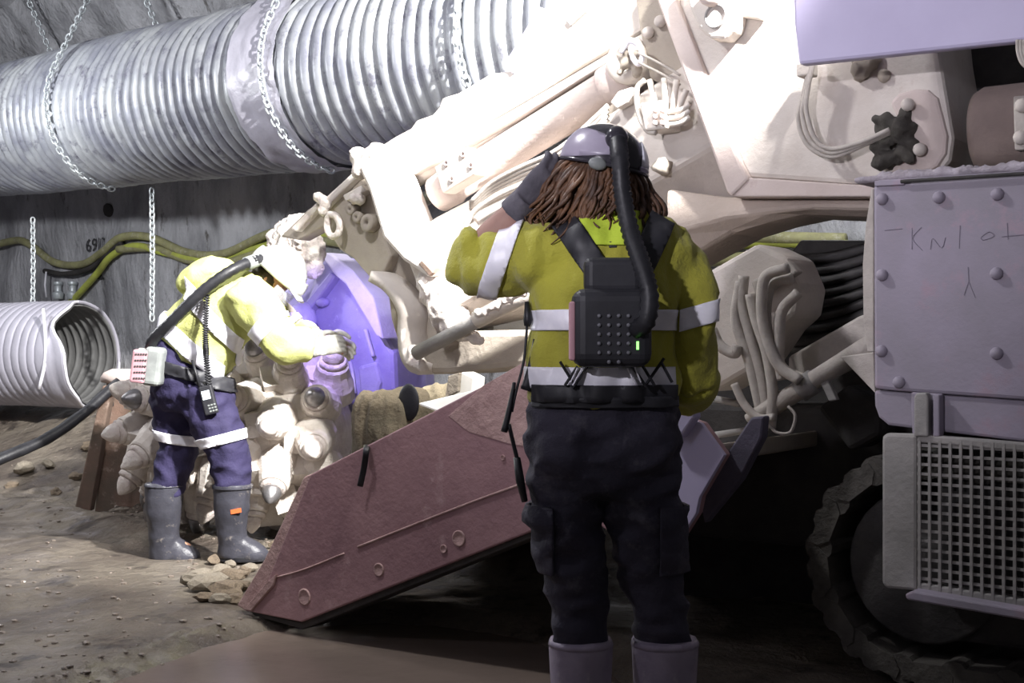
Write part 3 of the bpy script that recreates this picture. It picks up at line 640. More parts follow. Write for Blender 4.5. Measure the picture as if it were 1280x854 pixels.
for ia, a in enumerate((-.52, -.34, -.15, .04, .23, .42, .58)):
    cnt = 9
    for k in range(cnt):
        th = 2 * math.pi * (k + .37 * ia) / cnt
        rad = .41 if a < .05 else .37
        if a < -.45 or a > .5: rad *= .72
        dirr = HB * math.cos(th) + Z * math.sin(th)
        if dirr.dot(HB) < -.35: continue
        p = HC + HA * a + dirr * (rad - .02)
        tilt = HA * (a * .9) + (HB * -math.sin(th) + Z * math.cos(th)) * -.45 + V((rnd.uniform(-.15, .15), rnd.uniform(-.1, .1), rnd.uniform(-.15, .15)))
        pick(p, (dirr + tilt).normalized(), rnd.uniform(-.5, .5), rnd.random() < .22, rnd.uniform(.98, 1.16))

# --- loading apron
ap = plate('apron_side_plate', [(388, 593), (640, 464), (672, 438), (700, 440), (850, 520), (876, 529), (905, 569), (874, 622), (870, 642), (851, 672), (800, 690), (730, 645), (668, 663), (376, 778), (306, 764), (334, 727)], 1.05, .05, m_red, rh, .006, 'red oxide side plate of the loading apron')
plate('leading_edge', [(380, 596), (390, 592), (336, 727), (306, 764), (296, 757), (330, 700)], 1.03, .07, m_redpale, ap, .006)
plate('edge_wedge', [(334, 727), (345, 718), (341, 732), (313, 764), (304, 762)], 1.062, .02, m_redpale, ap, .003)
plate('scraped_patch', [(604, 482), (668, 445), (668, 560), (640, 556), (585, 540), (560, 520)], 1.053, .006, m_redpale, ap, .002)
plate('rear_patch', [(840, 520), (850, 520), (876, 529), (905, 569), (874, 622), (870, 642), (851, 672), (838, 676)], 1.057, .02, m_violet, ap, .002)
mk('weld_line', tM([(345, 722), (380, 712), (430, 692)], 1.052, .004, 6), m_redpale, ap, True)
mk('weld_line', tM([(447, 684), (520, 655), (600, 624), (664, 601)], 1.052, .005, 6), m_redpale, ap, True)
for x, y, r in ((575, 673, .030), (475, 712, .026), (382, 746, .034), (630, 572, .010), (556, 686, .016)):
    mk('plug', lathe(M(x, y, 1.045), N, [(0, r), (.009, r), (.011, r * .85), (.007, r * .7), (.006, .002)], 20), m_redpale, ap, True)
plate('bottom_rail', [(312, 764), (376, 778), (668, 663), (730, 645), (730, 651), (668, 671), (378, 787), (318, 770)], 1.03, .12, m_dark, ap, .004)
dk = part('apron_deck', fixn(prism([M(340, 715, 1.0), M(668, 560, 1.0), M(880, 600, 1.0), M(668, 600, 1.0)][:0] + [M(330, 735, 1.02), M(560, 610, 1.02), M(860, 560, 1.02), M(860, 560, 1.02) - N * 1.9, M(560, 610, 1.02) - N * 1.9, M(330, 735, 1.02) - N * 1.9], -Z * .06)), m_tan, .01, False, 'muddy loading deck')
plate('rear_bracket', [(828, 540), (842, 518), (866, 512), (868, 522), (850, 548)], 1.10, .05, m_violet, ap, .008)
plate('dark_blade', [(880, 655), (874, 625), (906, 570), (938, 522), (955, 520), (952, 548), (925, 600)], .75, .05, mat('dark_violet_steel', (.10, .09, .13), None, 6, .7), rh, .008, 'dark violet guard blade behind the apron')

# --- mauve cover, grille, ledge
cv = plate('side_cover', [(1091, 236), (1094, 225), (1420, 204), (1420, 510), (1120, 489), (1092, 486)], .6, .12, m_cover, rh, .012, 'mauve bolted side cover with faint hand scratched marks')
plate('cover_skirt', [(1092, 488), (1420, 510), (1420, 570), (1110, 532), (1098, 522), (1093, 508)], .585, .12, m_cover, rh, .01, 'lower skirt of the cover')
plate('cover_side_edge', [(1089, 236), (1092, 236), (1092, 440), (1084, 440), (1079, 400), (1078, 330), (1082, 280)], .57, .02, m_hose, rh, .004)
plate('cover_hinge_strip', [(1093, 226), (1130, 224), (1130, 231), (1093, 233)], .612, .03, m_cover, cv, .003)
mk('hinge_rod', cyl(M(1126, 227, .615), M(1420, 208, .615), .006, 8), m_dark, cv)
for x, y in ((1103, 249), (1174, 247), (1247, 243), (1103, 344), (1246, 342), (1102, 439), (1246, 442), (1124, 478), (1320, 240), (1320, 342)): bolt(x, y, .6, cv, bolt_me, .85)
def stroke(pts): mk('scratched_mark', tM(pts, .6005, .0013, 4, 4), m_scratch, cv)
for p in ([(1140, 285), (1140, 312)], [(1152, 284), (1141, 298), (1153, 313)], [(1163, 312), (1166, 298), (1177, 310), (1182, 297)], [(1200, 282), (1199, 311)], [(1226, 297), (1236, 290), (1243, 295), (1230, 300), (1226, 298)], [(1259, 279), (1260, 300)], [(1252, 296), (1285, 293)], [(1210, 334), (1211, 352)], [(1211, 352), (1205, 369)], [(1211, 352), (1219, 372)], [(1106, 288), (1128, 286)]): stroke(p)
for i, (x, y) in enumerate(((1102, 221),)): pass
part('cover_top_rubble', fuse([rockgeo(M(1098 + i * 6 + rnd.uniform(-3, 3), 222 - i * .42 + rnd.uniform(-3, 2), .5 + rnd.uniform(-.06, .07)), rnd.uniform(.016, .034), (1, 1, .7), i, .5, 1) for i in range(54)] + [box(M(1240, 217, .48), U * .42, N * .1, Z * .012)], .009, 1), mat('violet_grit', (.45, .41, .46), (.34, .30, .33), 20, .95, 0, .7, 60), 0, True, 'ridge of grit lying on the cover')
# grille door
gd = plate('grille_frame', [(1102, 546), (1108, 542), (1146, 543), (1146, 739), (1108, 736), (1102, 730)], .64, .05, m_grey, rh, .01, 'grey grille door')
plate('grille_top_rail', [(1146, 543), (1420, 566), (1420, 578), (1146, 553)], .64, .05, m_grey, gd, .006)
plate('grille_bottom_rail', [(1146, 728), (1420, 772), (1420, 790), (1146, 741)], .64, .05, m_grey, gd, .006)
c0 = M(1148, 553, .63); c1 = M(1148, 738, .63)
gt0 = Tof(c0); zt, zb = c0.z, c1.z
bar_v = meshdata('bar', box((0, 0, 0), U * .0045, N * .004, Z * ((zt - zb) / 2 + .01)), m_grey); bar_h = meshdata('bar', box((0, 0, 0), U * .34, N * .004, Z * .0045), m_grey)
pv_ = .0325
for i in range(21): inst('bar', bar_v, Matrix.Translation(Q(gt0 - .006 - i * pv_, .637, (zt + zb) / 2)), gd)
for i in range(16): inst('bar', bar_h, Matrix.Translation(Q(gt0 - .33, .63, zb + (zt - zb) * (i + .3) / 15.6)), gd)
part('radiator_block', box(Q(gt0 - .45, .44, (zt + zb) / 2), U * .44, N * .05, Z * ((zt - zb) / 2 + .03)), m_dark, .01, False, 'dark radiator block behind the grille')
plate('grille_ledge', [(1131, 743), (1140, 739), (1420, 787), (1420, 800), (1133, 750)], .70, .14, m_cover, rh, .006, 'dusty ledge under the grille')
hg = plate('hinge_bracket', [(1138, 490), (1178, 492), (1178, 545), (1140, 545)], .60, .02, m_cover, rh, .006)
plate('hinge_arm', [(1142, 496), (1146, 491), (1158, 491), (1160, 500), (1160, 546), (1142, 546)], .65, .04, m_grey, hg, .006)
plate('hinge_cheek', [(1166, 493), (1174, 494), (1174, 546), (1166, 546)], .64, .04, m_cover, hg, .004)

# --- crawler track
tc_ = Tof(M(1172, 690, .3)); zc_ = .40; RR = .335
tr = part('track_frame', fixn(prism([Q(tc_ + .24 * math.cos(a), .42, zc_ + .24 * math.sin(a)) for a in [math.pi * (-.5 + i / 14) for i in range(15)]] + [Q(tc_ - 1.9, .42, zc_ + .24), Q(tc_ - 1.9, .42, zc_ - .24)], -N * .3)), m_dark, .02, False, 'dark crawler track frame')
def shoegeo():
    L = .085; pr = [(-L, 0), (-L, .03), (-L * .5, .035), (-L * .3, .05), (L * .1, .05), (L * .3, .035), (L, .03), (L, 0), (L * .6, -.03), (-L * .6, -.03)]
    f = [V((x, -.24, z)) for x, z in pr]; return fixn(prism(f, V((0, .48, 0))))
shoe_me = meshdata('track_shoe', join(shoegeo(), cyl((-.085, -.235, .0), (-.085, .235, .0), .05, 12)), m_trackd)
s_ = -.8; step = .172
for k in range(30):
    s = k * step                          # along the belt from the rear top, round the front idler, to the rear bottom
    Ls = 1.15
    if s < Ls: p, t = (tc_ - Ls + s, zc_ + RR), (1, 0)
    elif s < Ls + math.pi * RR:
        a = math.pi / 2 - (s - Ls) / RR; p, t = (tc_ + RR * math.cos(a), zc_ + RR * math.sin(a)), (math.sin(a), -math.cos(a))
    else:
        s2 = s - Ls - math.pi * RR; p, t = (tc_ - s2, zc_ - RR), (-1, 0)
        if s2 > 1.3: break
    tv = U * t[0] + Z * t[1]; nv = U * -t[1] + Z * t[0]
    inst('track_shoe', shoe_me, basis(tv, N, nv, Q(p[0], .27, p[1])), tr)
mk('idler_wheel', lathe(Q(tc_, .46, zc_), -N, [(0, .08), (.02, .1), (.02, .26), (.36, .26), (.36, .1), (.4, .08)], 28), m_dark, tr, True, .01)

# --- gap between boom and cover: valve box, hoses, pipe, bellows
vbx = plate('hose_box', [(872, 346), (946, 304), (984, 322), (1000, 360), (994, 394), (974, 412), (940, 462), (888, 492), (870, 470)], .32, .25, m_dust, rh, .02, 'cream junction box with bundled hoses')
plate('box_step', [(938, 352), (985, 326), (998, 340), (945, 374)], .36, .05, m_hose, vbx, .008)
hs = [[(930, 345), (928, 380), (938, 420), (952, 470), (960, 530)], [(938, 368), (945, 400), (958, 440), (966, 490), (963, 535)], [(985, 335), (958, 345), (952, 372), (955, 410), (972, 455), (1000, 476)],
      [(990, 348), (966, 354), (958, 380), (960, 420), (978, 460), (1004, 474)], [(998, 366), (978, 388), (974, 420), (974, 450), (978, 475)], [(918, 480), (930, 505), (948, 522), (968, 522)], [(926, 352), (920, 400), (936, 450), (948, 500), (955, 540)], [(890, 412), (900, 432), (918, 442), (922, 432)]]
for i, h in enumerate(hs): part('box_hose', tM(h, .42 + .025 * (i % 3), .020 if i != 5 else .015, 10, 8), m_hose, 0, True)
part('thin_lead', tM([(958, 525), (970, 540), (988, 540), (994, 520), (985, 508)], .46, .006, 6, 8), m_hose, 0, True)
pp = part('return_pipe', cyl(M(948, 520, .42), M(1092, 428, .42), .034), m_hose, 0, True, 'dusty grey return pipe')
mk('pipe_coupling', cyl(M(1000, 488, .42), M(1018, 476, .42), .044), m_grey, pp, True)
mk('pipe_bracket', fixn(prism([M(x, y, .44) for x, y in ((1022, 472), (1032, 470), (1046, 500), (1036, 502))], -N * .03)), m_grey, pp, bevel=.004)
part('pipe', cyl(M(935, 524, .36), M(1000, 486, .36), .02), m_hose, 0, True)
plate('sloping_shelf', [(985, 446), (1072, 396), (1092, 388), (1092, 436), (1000, 484), (984, 470)], .30, .2, m_hose, rh, .01, 'dusty sloping shelf behind the pipe')
plate('corner_gusset', [(1050, 446), (1092, 440), (1094, 492)], .5, .05, m_hose, rh, .004)
def bellows():
    rows = []
    for j in range(29):
        f = j / 28; x0, y0 = 968 + 20 * f, 318 + 120 * f; x1, y1 = 1100, 300 + 105 * f
        dd = -.06 + .055 * math.sin(f * 8 * 2 * math.pi)
        rows.append([M(x0 + (x1 - x0) * i / 10, y0 + (y1 - y0) * i / 10 + 9 * math.sin(i / 10 * math.pi), dd - .04 + .02 * noise.noise(V((i * .5, j * .4, 0)))) for i in range(11)])
    return strip(rows)
part('rubber_bellows', bellows(), m_bellows, 0, True, 'dark folded rubber bellows', solid=.02)
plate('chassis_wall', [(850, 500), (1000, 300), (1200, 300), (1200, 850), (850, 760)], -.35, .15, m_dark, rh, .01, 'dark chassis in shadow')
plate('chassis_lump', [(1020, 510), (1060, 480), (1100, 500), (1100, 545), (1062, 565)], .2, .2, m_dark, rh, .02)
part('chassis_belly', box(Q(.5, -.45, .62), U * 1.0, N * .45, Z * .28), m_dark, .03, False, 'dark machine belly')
for i, (x, y, x1, y1) in enumerate(((890, 498, 925, 505), (888, 545, 935, 538))): part('chassis_rod', cyl(M(x, y, .2), M(x1, y1, .2), .014, 10), m_grey, 0, True)

# ------------------------------------------------------------------ things lying on the apron
cb_ = tag(mk('canvas_bag', fuse([loft([(M(486, 585, .78), U * .16, N * .1), (M(486, 540, .78), U * .17, N * .11), (M(484, 505, .78), U * .15, N * .10), (M(478, 492, .78), U * .10, N * .07)]),
     loft([(M(512, 560, .72), U * .09, N * .08), (M(514, 510, .72), U * .09, N * .08), (M(512, 488, .72), U * .07, N * .05)])], .014, 3, .02, 8, (2, 2, .6)), m_canvas, None, True), 'crumpled brown canvas bag standing behind the red plate', 'bag')
mk('bag_mouth_shade', ell(M(511, 503, .822), U * .055, N * .012, Z * .075), m_black, cb_, True, label='black shape painting in the shade inside the bag')  # solid black shape paints in the shade inside the bag
tag(mk('coat', fuse([loft([(M(556, 540, .45), U * .10, N * .09), (M(556, 505, .45), U * .11, N * .09), (M(558, 488, .45), U * .06, N * .05)]), rockgeo(M(545, 497, .47), .07, (1.2, .8, .6), 4), rockgeo(M(566, 492, .45), .06, (1.2, .8, .6), 8)], .014, 2, .03, 11), mat('khaki_cloth', (.30, .25, .16), (.18, .15, .10), 6, .9, 0, .5, 40), None, True), 'rumpled khaki coat dumped beside the paper sheet', 'coat')
tag(mk('paper_sheet', fixn(prism([M(524, 506, .92), M(556, 518, 1.0), M(620, 482, .95), M(600, 488, .8)], V((0, 0, .006)))), m_paper), 'flat white sheet of paper on the apron edge', 'paper')
cr = tag(mk('torn_carton', fixn(prism([M(566, 472, .55), M(578, 465, .55), M(592, 472, .55), M(590, 492, .55), M(556, 500, .55)], -N * .08)), m_paper, None, False, .006), 'torn pale carton lying above the paper sheet', 'carton')
mk('flap', fixn(prism([M(556, 498, .62), M(560, 470, .62), M(574, 466, .62), M(572, 490, .62)], -N * .02)), m_stone2, cr, bevel=.004)
tag(mk('webbing_strap', tube(smoothpath([M(458, 557, 1.0), M(458, 562, 1.08), M(455, 585, 1.075), M(450, 608, 1.075)], 6), .012, 8, .4), m_black, None, True), 'short black strap end hanging over the red plate', 'strap')

# ================================================================== people
def headgeo(c, fwd, up, k=1.0):
    f, u = V(fwd).normalized(), V(up).normalized(); r = f.cross(u).normalized(); c = V(c)
    g = [ell(c + u * .03 * k, r * .077 * k, f * .095 * k, u * .09 * k), ell(c - u * .045 * k + f * .02 * k, r * .062 * k, f * .075 * k, u * .075 * k),
         ell(c - u * .02 * k + f * .1 * k, r * .013 * k, f * .022 * k, u * .028 * k), ell(c - u * .09 * k + f * .075 * k, r * .03 * k, f * .02 * k, u * .022 * k)]
    for s in (-1, 1):
        g.append(ell(c + r * s * .08 * k - u * .01 * k - f * .005 * k, r * .01 * k, f * .02 * k, u * .032 * k))
        g.append(ell(c + r * s * .033 * k + u * .028 * k + f * .085 * k, r * .025 * k, f * .012 * k, u * .009 * k))
    return g
def faceparts(c, fwd, up, parent, m, k=1.0):
    f, u = V(fwd).normalized(), V(up).normalized(); r = f.cross(u).normalized(); c = V(c)
    for s in (-1, 1): mk('eye', ell(c + r * s * .032 * k + u * .005 * k + f * .086 * k, r * .013 * k, f * .008 * k, u * .009 * k, 10, 8), m_white, parent, True)
    mk('mouth', ell(c - u * .062 * k + f * .093 * k, r * .024 * k, f * .006 * k, u * .006 * k, 10, 8), m, parent, True)
def handgeo(wr, fwd, thumb, curl=.5, k=1.0, spread=.1):
    """palm with four unequal bent fingers and a thumb leaving the side of the palm; curl in radians per joint"""
    f = V(fwd).normalized(); t = (V(thumb) - f * V(thumb).dot(f)).normalized(); n = f.cross(t).normalized(); wr = V(wr)
    if curl < 0: n = -n; curl = -curl
    g = [loft([(wr - f * .02 * k, t * .028 * k, n * .02 * k), (wr + f * .02 * k, t * .036 * k, n * .018 * k), (wr + f * .06 * k, t * .043 * k, n * .016 * k), (wr + f * .092 * k, t * .042 * k, n * .013 * k)], 14)]
    for i, (o, L) in enumerate(((.031, .072), (.011, .08), (-.011, .075), (-.031, .058))):
        p = wr + f * .085 * k + t * o * k; a = .12; d = (f + t * o * spread * 25 * .1); pts = [p]
        for j, sl in enumerate((.42, .32, .26)):
            a += curl; dd = (d * math.cos(a) + n * math.sin(a)).normalized(); p = p + dd * L * sl * k; pts.append(p)
        g.append(tube(smoothpath(pts, 3), [.0098 * k, .0092 * k, .0085 * k, .007 * k], 8)); g.append(sph(pts[-1], .0072 * k, 8, 6))
    p0 = wr + f * .025 * k + t * .028 * k; p1 = p0 + (f * .5 + t * .75 + n * .25) * .042 * k; p2 = p1 + (f * .9 + t * .15 + n * .35) * .034 * k; p3 = p2 + (f * .85 - t * .15 + n * .4) * .024 * k
    g.append(tube(smoothpath([p0, p1, p2, p3], 3), [.014 * k, .012 * k, .0105 * k, .008 * k], 8)); g.append(sph(p3, .0085 * k, 8, 6))
    return g
def ribbed(path, r, pitch, seg=10, k=.14):
    out = [path[0]]
    for i in range(len(path) - 1):
        L = (path[i + 1] - path[i]).length; m = max(1, int(L / pitch))
        out += [path[i] + (path[i + 1] - path[i]) * (j / m) for j in range(1, m + 1)]
    return tube(out, [r * (1 + (k if i % 2 else -k)) for i in range(len(out))], seg)
def dome(c, r, f, u, a, b, h, lo=-.25, nu=32, nv=12):   # helmet shell: open ellipsoid above lo
    vs, fs = [], []
    for j in range(nv + 1):
        p = math.asin(lo) + (math.pi / 2 - math.asin(lo)) * j / nv
        for i in range(nu):
            t = 2 * math.pi * i / nu; vs.append(c + (r * a * math.cos(t) + f * b * math.sin(t)) * max(.02, math.cos(p)) + u * h * math.sin(p))
    for j in range(nv):
        for i in range(nu): fs.append((j * nu + i, j * nu + (i + 1) % nu, (j + 1) * nu + (i + 1) % nu, (j + 1) * nu + i))
    fs.append(tuple(range(nv * nu, nv * nu + nu))); return fixn((vs, fs))

# ------------------------------------------------------------------ the standing person, seen from behind
YW = 3.35; KW = YW / F
def ringW(px, py, hw, dep, dy=0): return (P(px, py, YW) + V((0, dy, 0)), V((hw * KW, 0, 0)), V((0, dep, 0)))
def pW(px, py, dy=0): return P(px, py, YW + dy)
hdW = pW(758, 222, .03); fW = V((-.25, 1, .12)); uW = V((.22, -.1, 1)); fW = fW.normalized(); rW = fW.cross(uW).normalized(); uW = rW.cross(fW).normalized()
elL, wrL = pW(590, 325, .08), pW(652, 255, .0)
bodyW = headgeo(hdW, fW, uW, 1.0) + [cyl(pW(762, 240, .02), pW(764, 290, 0), .055), loft([ringW(765, 285, 60, .07), ringW(764, 320, 90, .1), ringW(762, 400, 72, .1), ringW(754, 480, 72, .1), ringW(754, 560, 80, .1), ringW(754, 610, 70, .08)])]
bodyW += [tube(smoothpath([pW(700, 318), pW(645, 322, .04), elL], 4), [.05, .045, .042], 12), tube([elL, elL.lerp(wrL, .4), wrL], [.042, .046, .032], 12)]
bodyW += [tube(smoothpath([pW(838, 325), pW(862, 390), pW(868, 462, .04)], 4), [.05, .045, .04], 12), tube([pW(868, 462, .04), pW(850, 490, .22), pW(835, 488, .3)], [.042, .04, .03], 12)]
bodyW += handgeo(wrL, pW(700, 210, -.01) - wrL, V((0, .4, -1)), .4) + handgeo(pW(835, 488, .3), V((-.6, .6, .1)), V((0, 0, 1)), .6)
for cx, pts in ((0, [(712, 590), (714, 680), (724, 790), (726, 930)]), (1, [(800, 590), (808, 680), (826, 790), (831, 930)])):
    bodyW.append(tube(smoothpath([pW(*p) for p in pts], 4), [.075, .065, .05, .045], 12))
    bodyW.append(ell(pW(pts[-1][0], 950, .08), (.045, 0, 0), (0, .12, 0), (0, 0, .035)))
pw = tag(mk('person', fuse(bodyW, .009, 3), m_skinw, None, True), 'person seen from behind in an olive hi-vis shirt, one hand raised to the dark helmet', 'person')
faceparts(hdW, fW, uW, pw, m_pink)
shirtW = fuse([loft([ringW(752, 500, 88, .125), ringW(752, 470, 87, .125), ringW(752, 440, 84, .125), ringW(757, 400, 86, .13), ringW(763, 350, 95, .14), ringW(765, 315, 98, .14), ringW(766, 292, 80, .12), ringW(767, 276, 52, .09), ringW(767, 262, 32, .07)], 28),
   tube(smoothpath([pW(722, 318), pW(680, 322), pW(640, 328, .03), pW(606, 332, .06), pW(590, 326, .08)], 5), [.085, .088, .078, .076, .066, .05], 16), sph(elL, .062), tube([pW(592, 334, .08), pW(607, 306, .06)], [.064, .056], 14),
   tube(smoothpath([pW(822, 314), pW(850, 348), pW(860, 390), pW(866, 440, .02), pW(868, 478, .05)], 5), [.078, .07, .062, .06, .058, .05], 16), tube([pW(868, 470, .05), pW(856, 492, .18)], [.058, .05], 14)],
   .009, 3, .030, 8, (1.3, 1, .7), 2)
mk('shirt', shirtW, m_hivis, pw, True, label='olive lime hi-vis work shirt')
def pxd(dx, dy): return V((dx, 0, -dy)).normalized()
def lim(px, py, dx, dy): return (pW(px, py), pxd(dx, dy))
back = (pW(760, 400, .02), V((0, 1, 0)))
# reflective tape: chest hoop, waist hoop, both sleeves
band('reflective_tape', shirtW, pW(760, 401), Z, .026, m_refl, pw, [lim(664, 400, -1, 0), lim(842, 400, 1, 0)])
band('reflective_tape', shirtW, pW(760, 471), Z, .027, m_refl, pw, [lim(840, 470, 1, 0)])
band('reflective_tape', shirtW, pW(620, 336), pxd(1, .35), .026, m_refl, pw, [lim(668, 336, 1, 0)])
band('reflective_tape', shirtW, pW(866, 396), pxd(.28, 1), .027, m_refl, pw, [lim(845, 396, -1, 0)])
band('collar', shirtW, pW(764, 290), Z, .045, m_hivisb, pw, [lim(722, 290, -1, 0), lim(796, 290, 1, 0), back], .006)
mk('collar_loop', box(pW(766, 306, -.14), (.010, 0, 0), (0, .006, 0), (0, 0, .008)), m_pack, pw, bevel=.002)
trW = fuse([loft([ringW(752, 476, 86, .118), ringW(752, 500, 89, .122), ringW(752, 530, 92, .128), ringW(753, 565, 95, .132), ringW(755, 600, 90, .12), ringW(756, 618, 70, .09)], 28),
   ell(pW(712, 560, -.055), (.09, 0, 0), (0, .085, 0), (0, 0, .1)), ell(pW(798, 560, -.055), (.09, 0, 0), (0, .085, 0), (0, 0, .1)),
   tube(smoothpath([pW(708, 580), pW(708, 640), pW(716, 710), pW(724, 765), pW(726, 825)], 5), [.095, .089, .077, .067, .064], 18), tube(smoothpath([pW(800, 580), pW(803, 640), pW(812, 710), pW(824, 765), pW(830, 825)], 5), [.095, .091, .077, .067, .064], 18)],
   .009, 3, .020, 9, (.8, .8, 1.5), 5)
mk('trousers', trW, m_navy, pw, True, label='dark navy work trousers, dusty at the seat')
for px, s in ((672, -1), (838, 1)):
    g = cut(trW, [(pW(px + (18 if s < 0 else -18), 680), V((1, 0, 0)) * (-s)), (pW(px, 630), Z), (pW(px, 712), -Z)], .012)
    if g[1]: mk('thigh_pocket', g, m_navy, pw, True, solid=.01)
for px in (726, 831):
    k = 1 if px < 780 else 1.04
    sh = fuse([loft([ringW(px, 800, 38 * k, .082), ringW(px, 850, 35.5 * k, .078), ringW(px, 900, 31 * k, .066), ringW(px, 945, 30 * k, .075, .02), ringW(px, 968, 27 * k, .11, .05), ringW(px, 980, 25 * k, .12, .06)], 24), loft([ringW(px, 948, 20, .05, .14), ringW(px, 965, 25, .07, .14), ringW(px, 981, 24, .07, .14)], 20)], .009, 2)
    b = mk('boot', cut(sh, [(pW(px, 799), Z)], 0), m_bootw, pw, True, solid=.012, label='dusty violet grey rubber boot')
    mk('boot_cuff', cut(sh, [(pW(px, 799), Z), (pW(px, 806), -Z)], .004), m_bootw, b, True, solid=.008)
    mk('sole', loft([ringW(px, 978, 27, .125, .06), ringW(px, 987, 28, .13, .06)], 24), m_black, b, bevel=.004)
gW = fuse([tube([wrL - (wrL - elL).normalized() * .035, wrL + (wrL - elL).normalized() * .02], [.044, .037], 14)] + handgeo(wrL, pW(700, 210, -.01) - wrL, V((0, .4, -1)), .42, 1.18), .0055, 2)
mk('glove', gW, m_glove, pw, True, label='grey work glove raised to the helmet')
gW2 = fuse(handgeo(pW(835, 488, .3), V((-.6, .6, .1)), V((0, 0, 1)), .6, 1.15), .0055, 2); mk('glove', gW2, m_glove, pw, True)
# hair
hcW = pW(755, 206, .02)
rnd = random.Random(4); hs_ = []
for i in range(340):
    a = rnd.uniform(-2.0, 2.0); side = math.sin(a)      # 0 = straight behind
    st_ = hcW - uW * rnd.uniform(-.005, .03) + rW * (.098 * side) - fW * (.105 * math.cos(a))
    ln = rnd.uniform(.15, .225) if abs(side) > .3 else rnd.uniform(.10, .16); ph = rnd.uniform(0, 6); wv = rnd.uniform(.012, .028); pts = []
    flare = (.02 + .075 * rnd.random()) * (1.15 if side < 0 else .9)
    for j in range(9):
        f = j / 8; out_ = (V((1, 0, 0)) * side * 1.1 + V((0, -1, 0)) * math.cos(a) * .3)
        pts.append(st_ - Z * ln * f + out_ * flare * f ** .7 + (V((1, 0, 0)) * math.sin(ph + f * 8) + V((0, 1, 0)) * math.cos(ph * 1.3 + f * 8)) * wv * f)
    hs_.append(tube(smoothpath(pts, 2), [.009, .011, .009, .002], 6, .6))
mk('hair', join(*hs_), m_hair, pw, True, label='long wavy brown hair hanging below the helmet')
# helmet
dm = dome(hcW, rW, fW, uW, .110, .125, .104, -.12)
hm = mk('helmet', dm, m_bhelm, pw, True, solid=.008, label='glossy black helmet with grey side panel and white sticker')
mk('side_panel', cut(dm, [(hcW - rW * .002, rW), (hcW + uW * .012 - rW * .05, (-uW + rW * .25).normalized()), (hcW + fW * .06, fW), (hcW - rW * .002 + uW * .055, (uW * .95 + rW * .3).normalized())], .006), m_gvisor, hm, True, solid=.004, label='grey violet side panel')
mk('sticker', cut(dm, [(hcW + rW * .066, -rW), (hcW + uW * .075, uW), (hcW + uW * .008, -uW), (hcW + fW * .02, fW)], .006), m_refl, hm, True, solid=.002, label='white reflective sticker')
mk('side_panel', cut(dm, [(hcW + rW * .062, -rW), (hcW + uW * .008, uW), (hcW - uW * .02, -uW), (hcW + fW * .03, fW)], .006), m_gvisor, hm, True, solid=.004)
g = cut(dm, [(hcW - uW * .004, uW)], .006); mk('helmet_rim', g, m_bhelm, hm, True, solid=.010)
mk('ratchet_knob', ell(hcW - fW * .122 - uW * .012 - rW * .055, rW * .025, fW * .012, uW * .016), m_packg, hm, True)
# breathing pack with hose and harness
pk = empty('respirator_pack', pW(763, 455, -.2), 'black breathing unit strapped to the back of the standing person', 'respirator')
def rbox(c, x, y, z, r, m, name, parent, label=None): return mk(name, box(c, x, y, z), m, parent, False, r, label, seg=4)
YB = -.205
rbox(pW(764, 410, YB), (.098, 0, 0), (0, .042, 0), (0, 0, .096), .032, m_pack, 'case', pk, 'black square filter case')
rbox(pW(766, 345, YB + .02), (.072, 0, 0), (0, .03, 0), (0, 0, .045), .02, m_pack, 'harness_yoke', pk)
rbox(pW(715, 414, YB - .002), (.007, 0, 0), (0, .03, 0), (0, 0, .072), .005, m_pink, 'edge_strip', pk, 'pink edge strip')
stud_me = meshdata('stud', lathe((0, 0, 0), (0, -1, 0), [(0, .0052), (.004, .0052), (.006, .003)], 8), m_stud, True)
for j in range(6):
    for i in range(4):
        if j == 5 and i in (0, 3): continue
        inst('stud', stud_me, Matrix.Translation(pW(749 + i * 12.2, 395 + j * 11.5, YB - .042)), pk)
mk('led', box(pW(797, 432, YB - .042), (.003, 0, 0), (0, .003, 0), (0, 0, .010)), m_green, pk, label='small green light')
hp = smoothpath([pW(772, 172, -.10), pW(775, 200, -.15), pW(778, 240, -.16), pW(788, 290, -.19), pW(802, 330, -.24), pW(812, 370, -.27), pW(808, 402, -.27), pW(795, 412, -.24)], 6)
mk('breathing_hose', ribbed(hp, .022, .0065, 14, .1), m_black, pk, True, label='black corrugated breathing hose')
mk('hose_elbow', ell(pW(771, 174, -.095), (.03, 0, 0), (0, .03, 0), (0, 0, .034)), m_bhelm, pk, True)
band('shoulder_strap', shirtW, pW(722, 312), pxd(1, -.62), .032, m_pack, pk, [back, lim(700, 278, -1, -1.3), lim(745, 345, .6, 1)], .012)
band('shoulder_strap', shirtW, pW(806, 312), pxd(1, .5), .034, m_pack, pk, [back, lim(826, 276, .8, -1.3), lim(790, 345, -.5, 1)], .012)
band('waist_belt', shirtW, pW(752, 490), Z, .022, m_pack, pk, [lim(664, 490, -1, 0), lim(842, 490, 1, 0)], .014)
band('waist_belt', trW, pW(752, 500), Z, .014, m_pack, pk, [lim(664, 490, -1, 0), lim(844, 490, 1, 0)], .016)
for x0, y0, x1, y1 in ((700, 452, 716, 478), (722, 458, 706, 482), (736, 455, 716, 486), (788, 455, 808, 484), (800, 452, 818, 482), (830, 448, 808, 480), (826, 452, 840, 478)):
    mk('webbing', tube([pW(x0, y0, -.15), pW(x1, y1, -.15)], .010, 6, .4), m_pack, pk)
for x0, y0, x1, y1 in ((729, 458, 716, 482), (722, 460, 713, 478), (784, 460, 794, 480), (793, 458, 801, 478)):
    mk('webbing', tube([pW(x0, y0, -.17), pW(x1, y1, -.17)], .004, 6, .5), m_refl, pk)
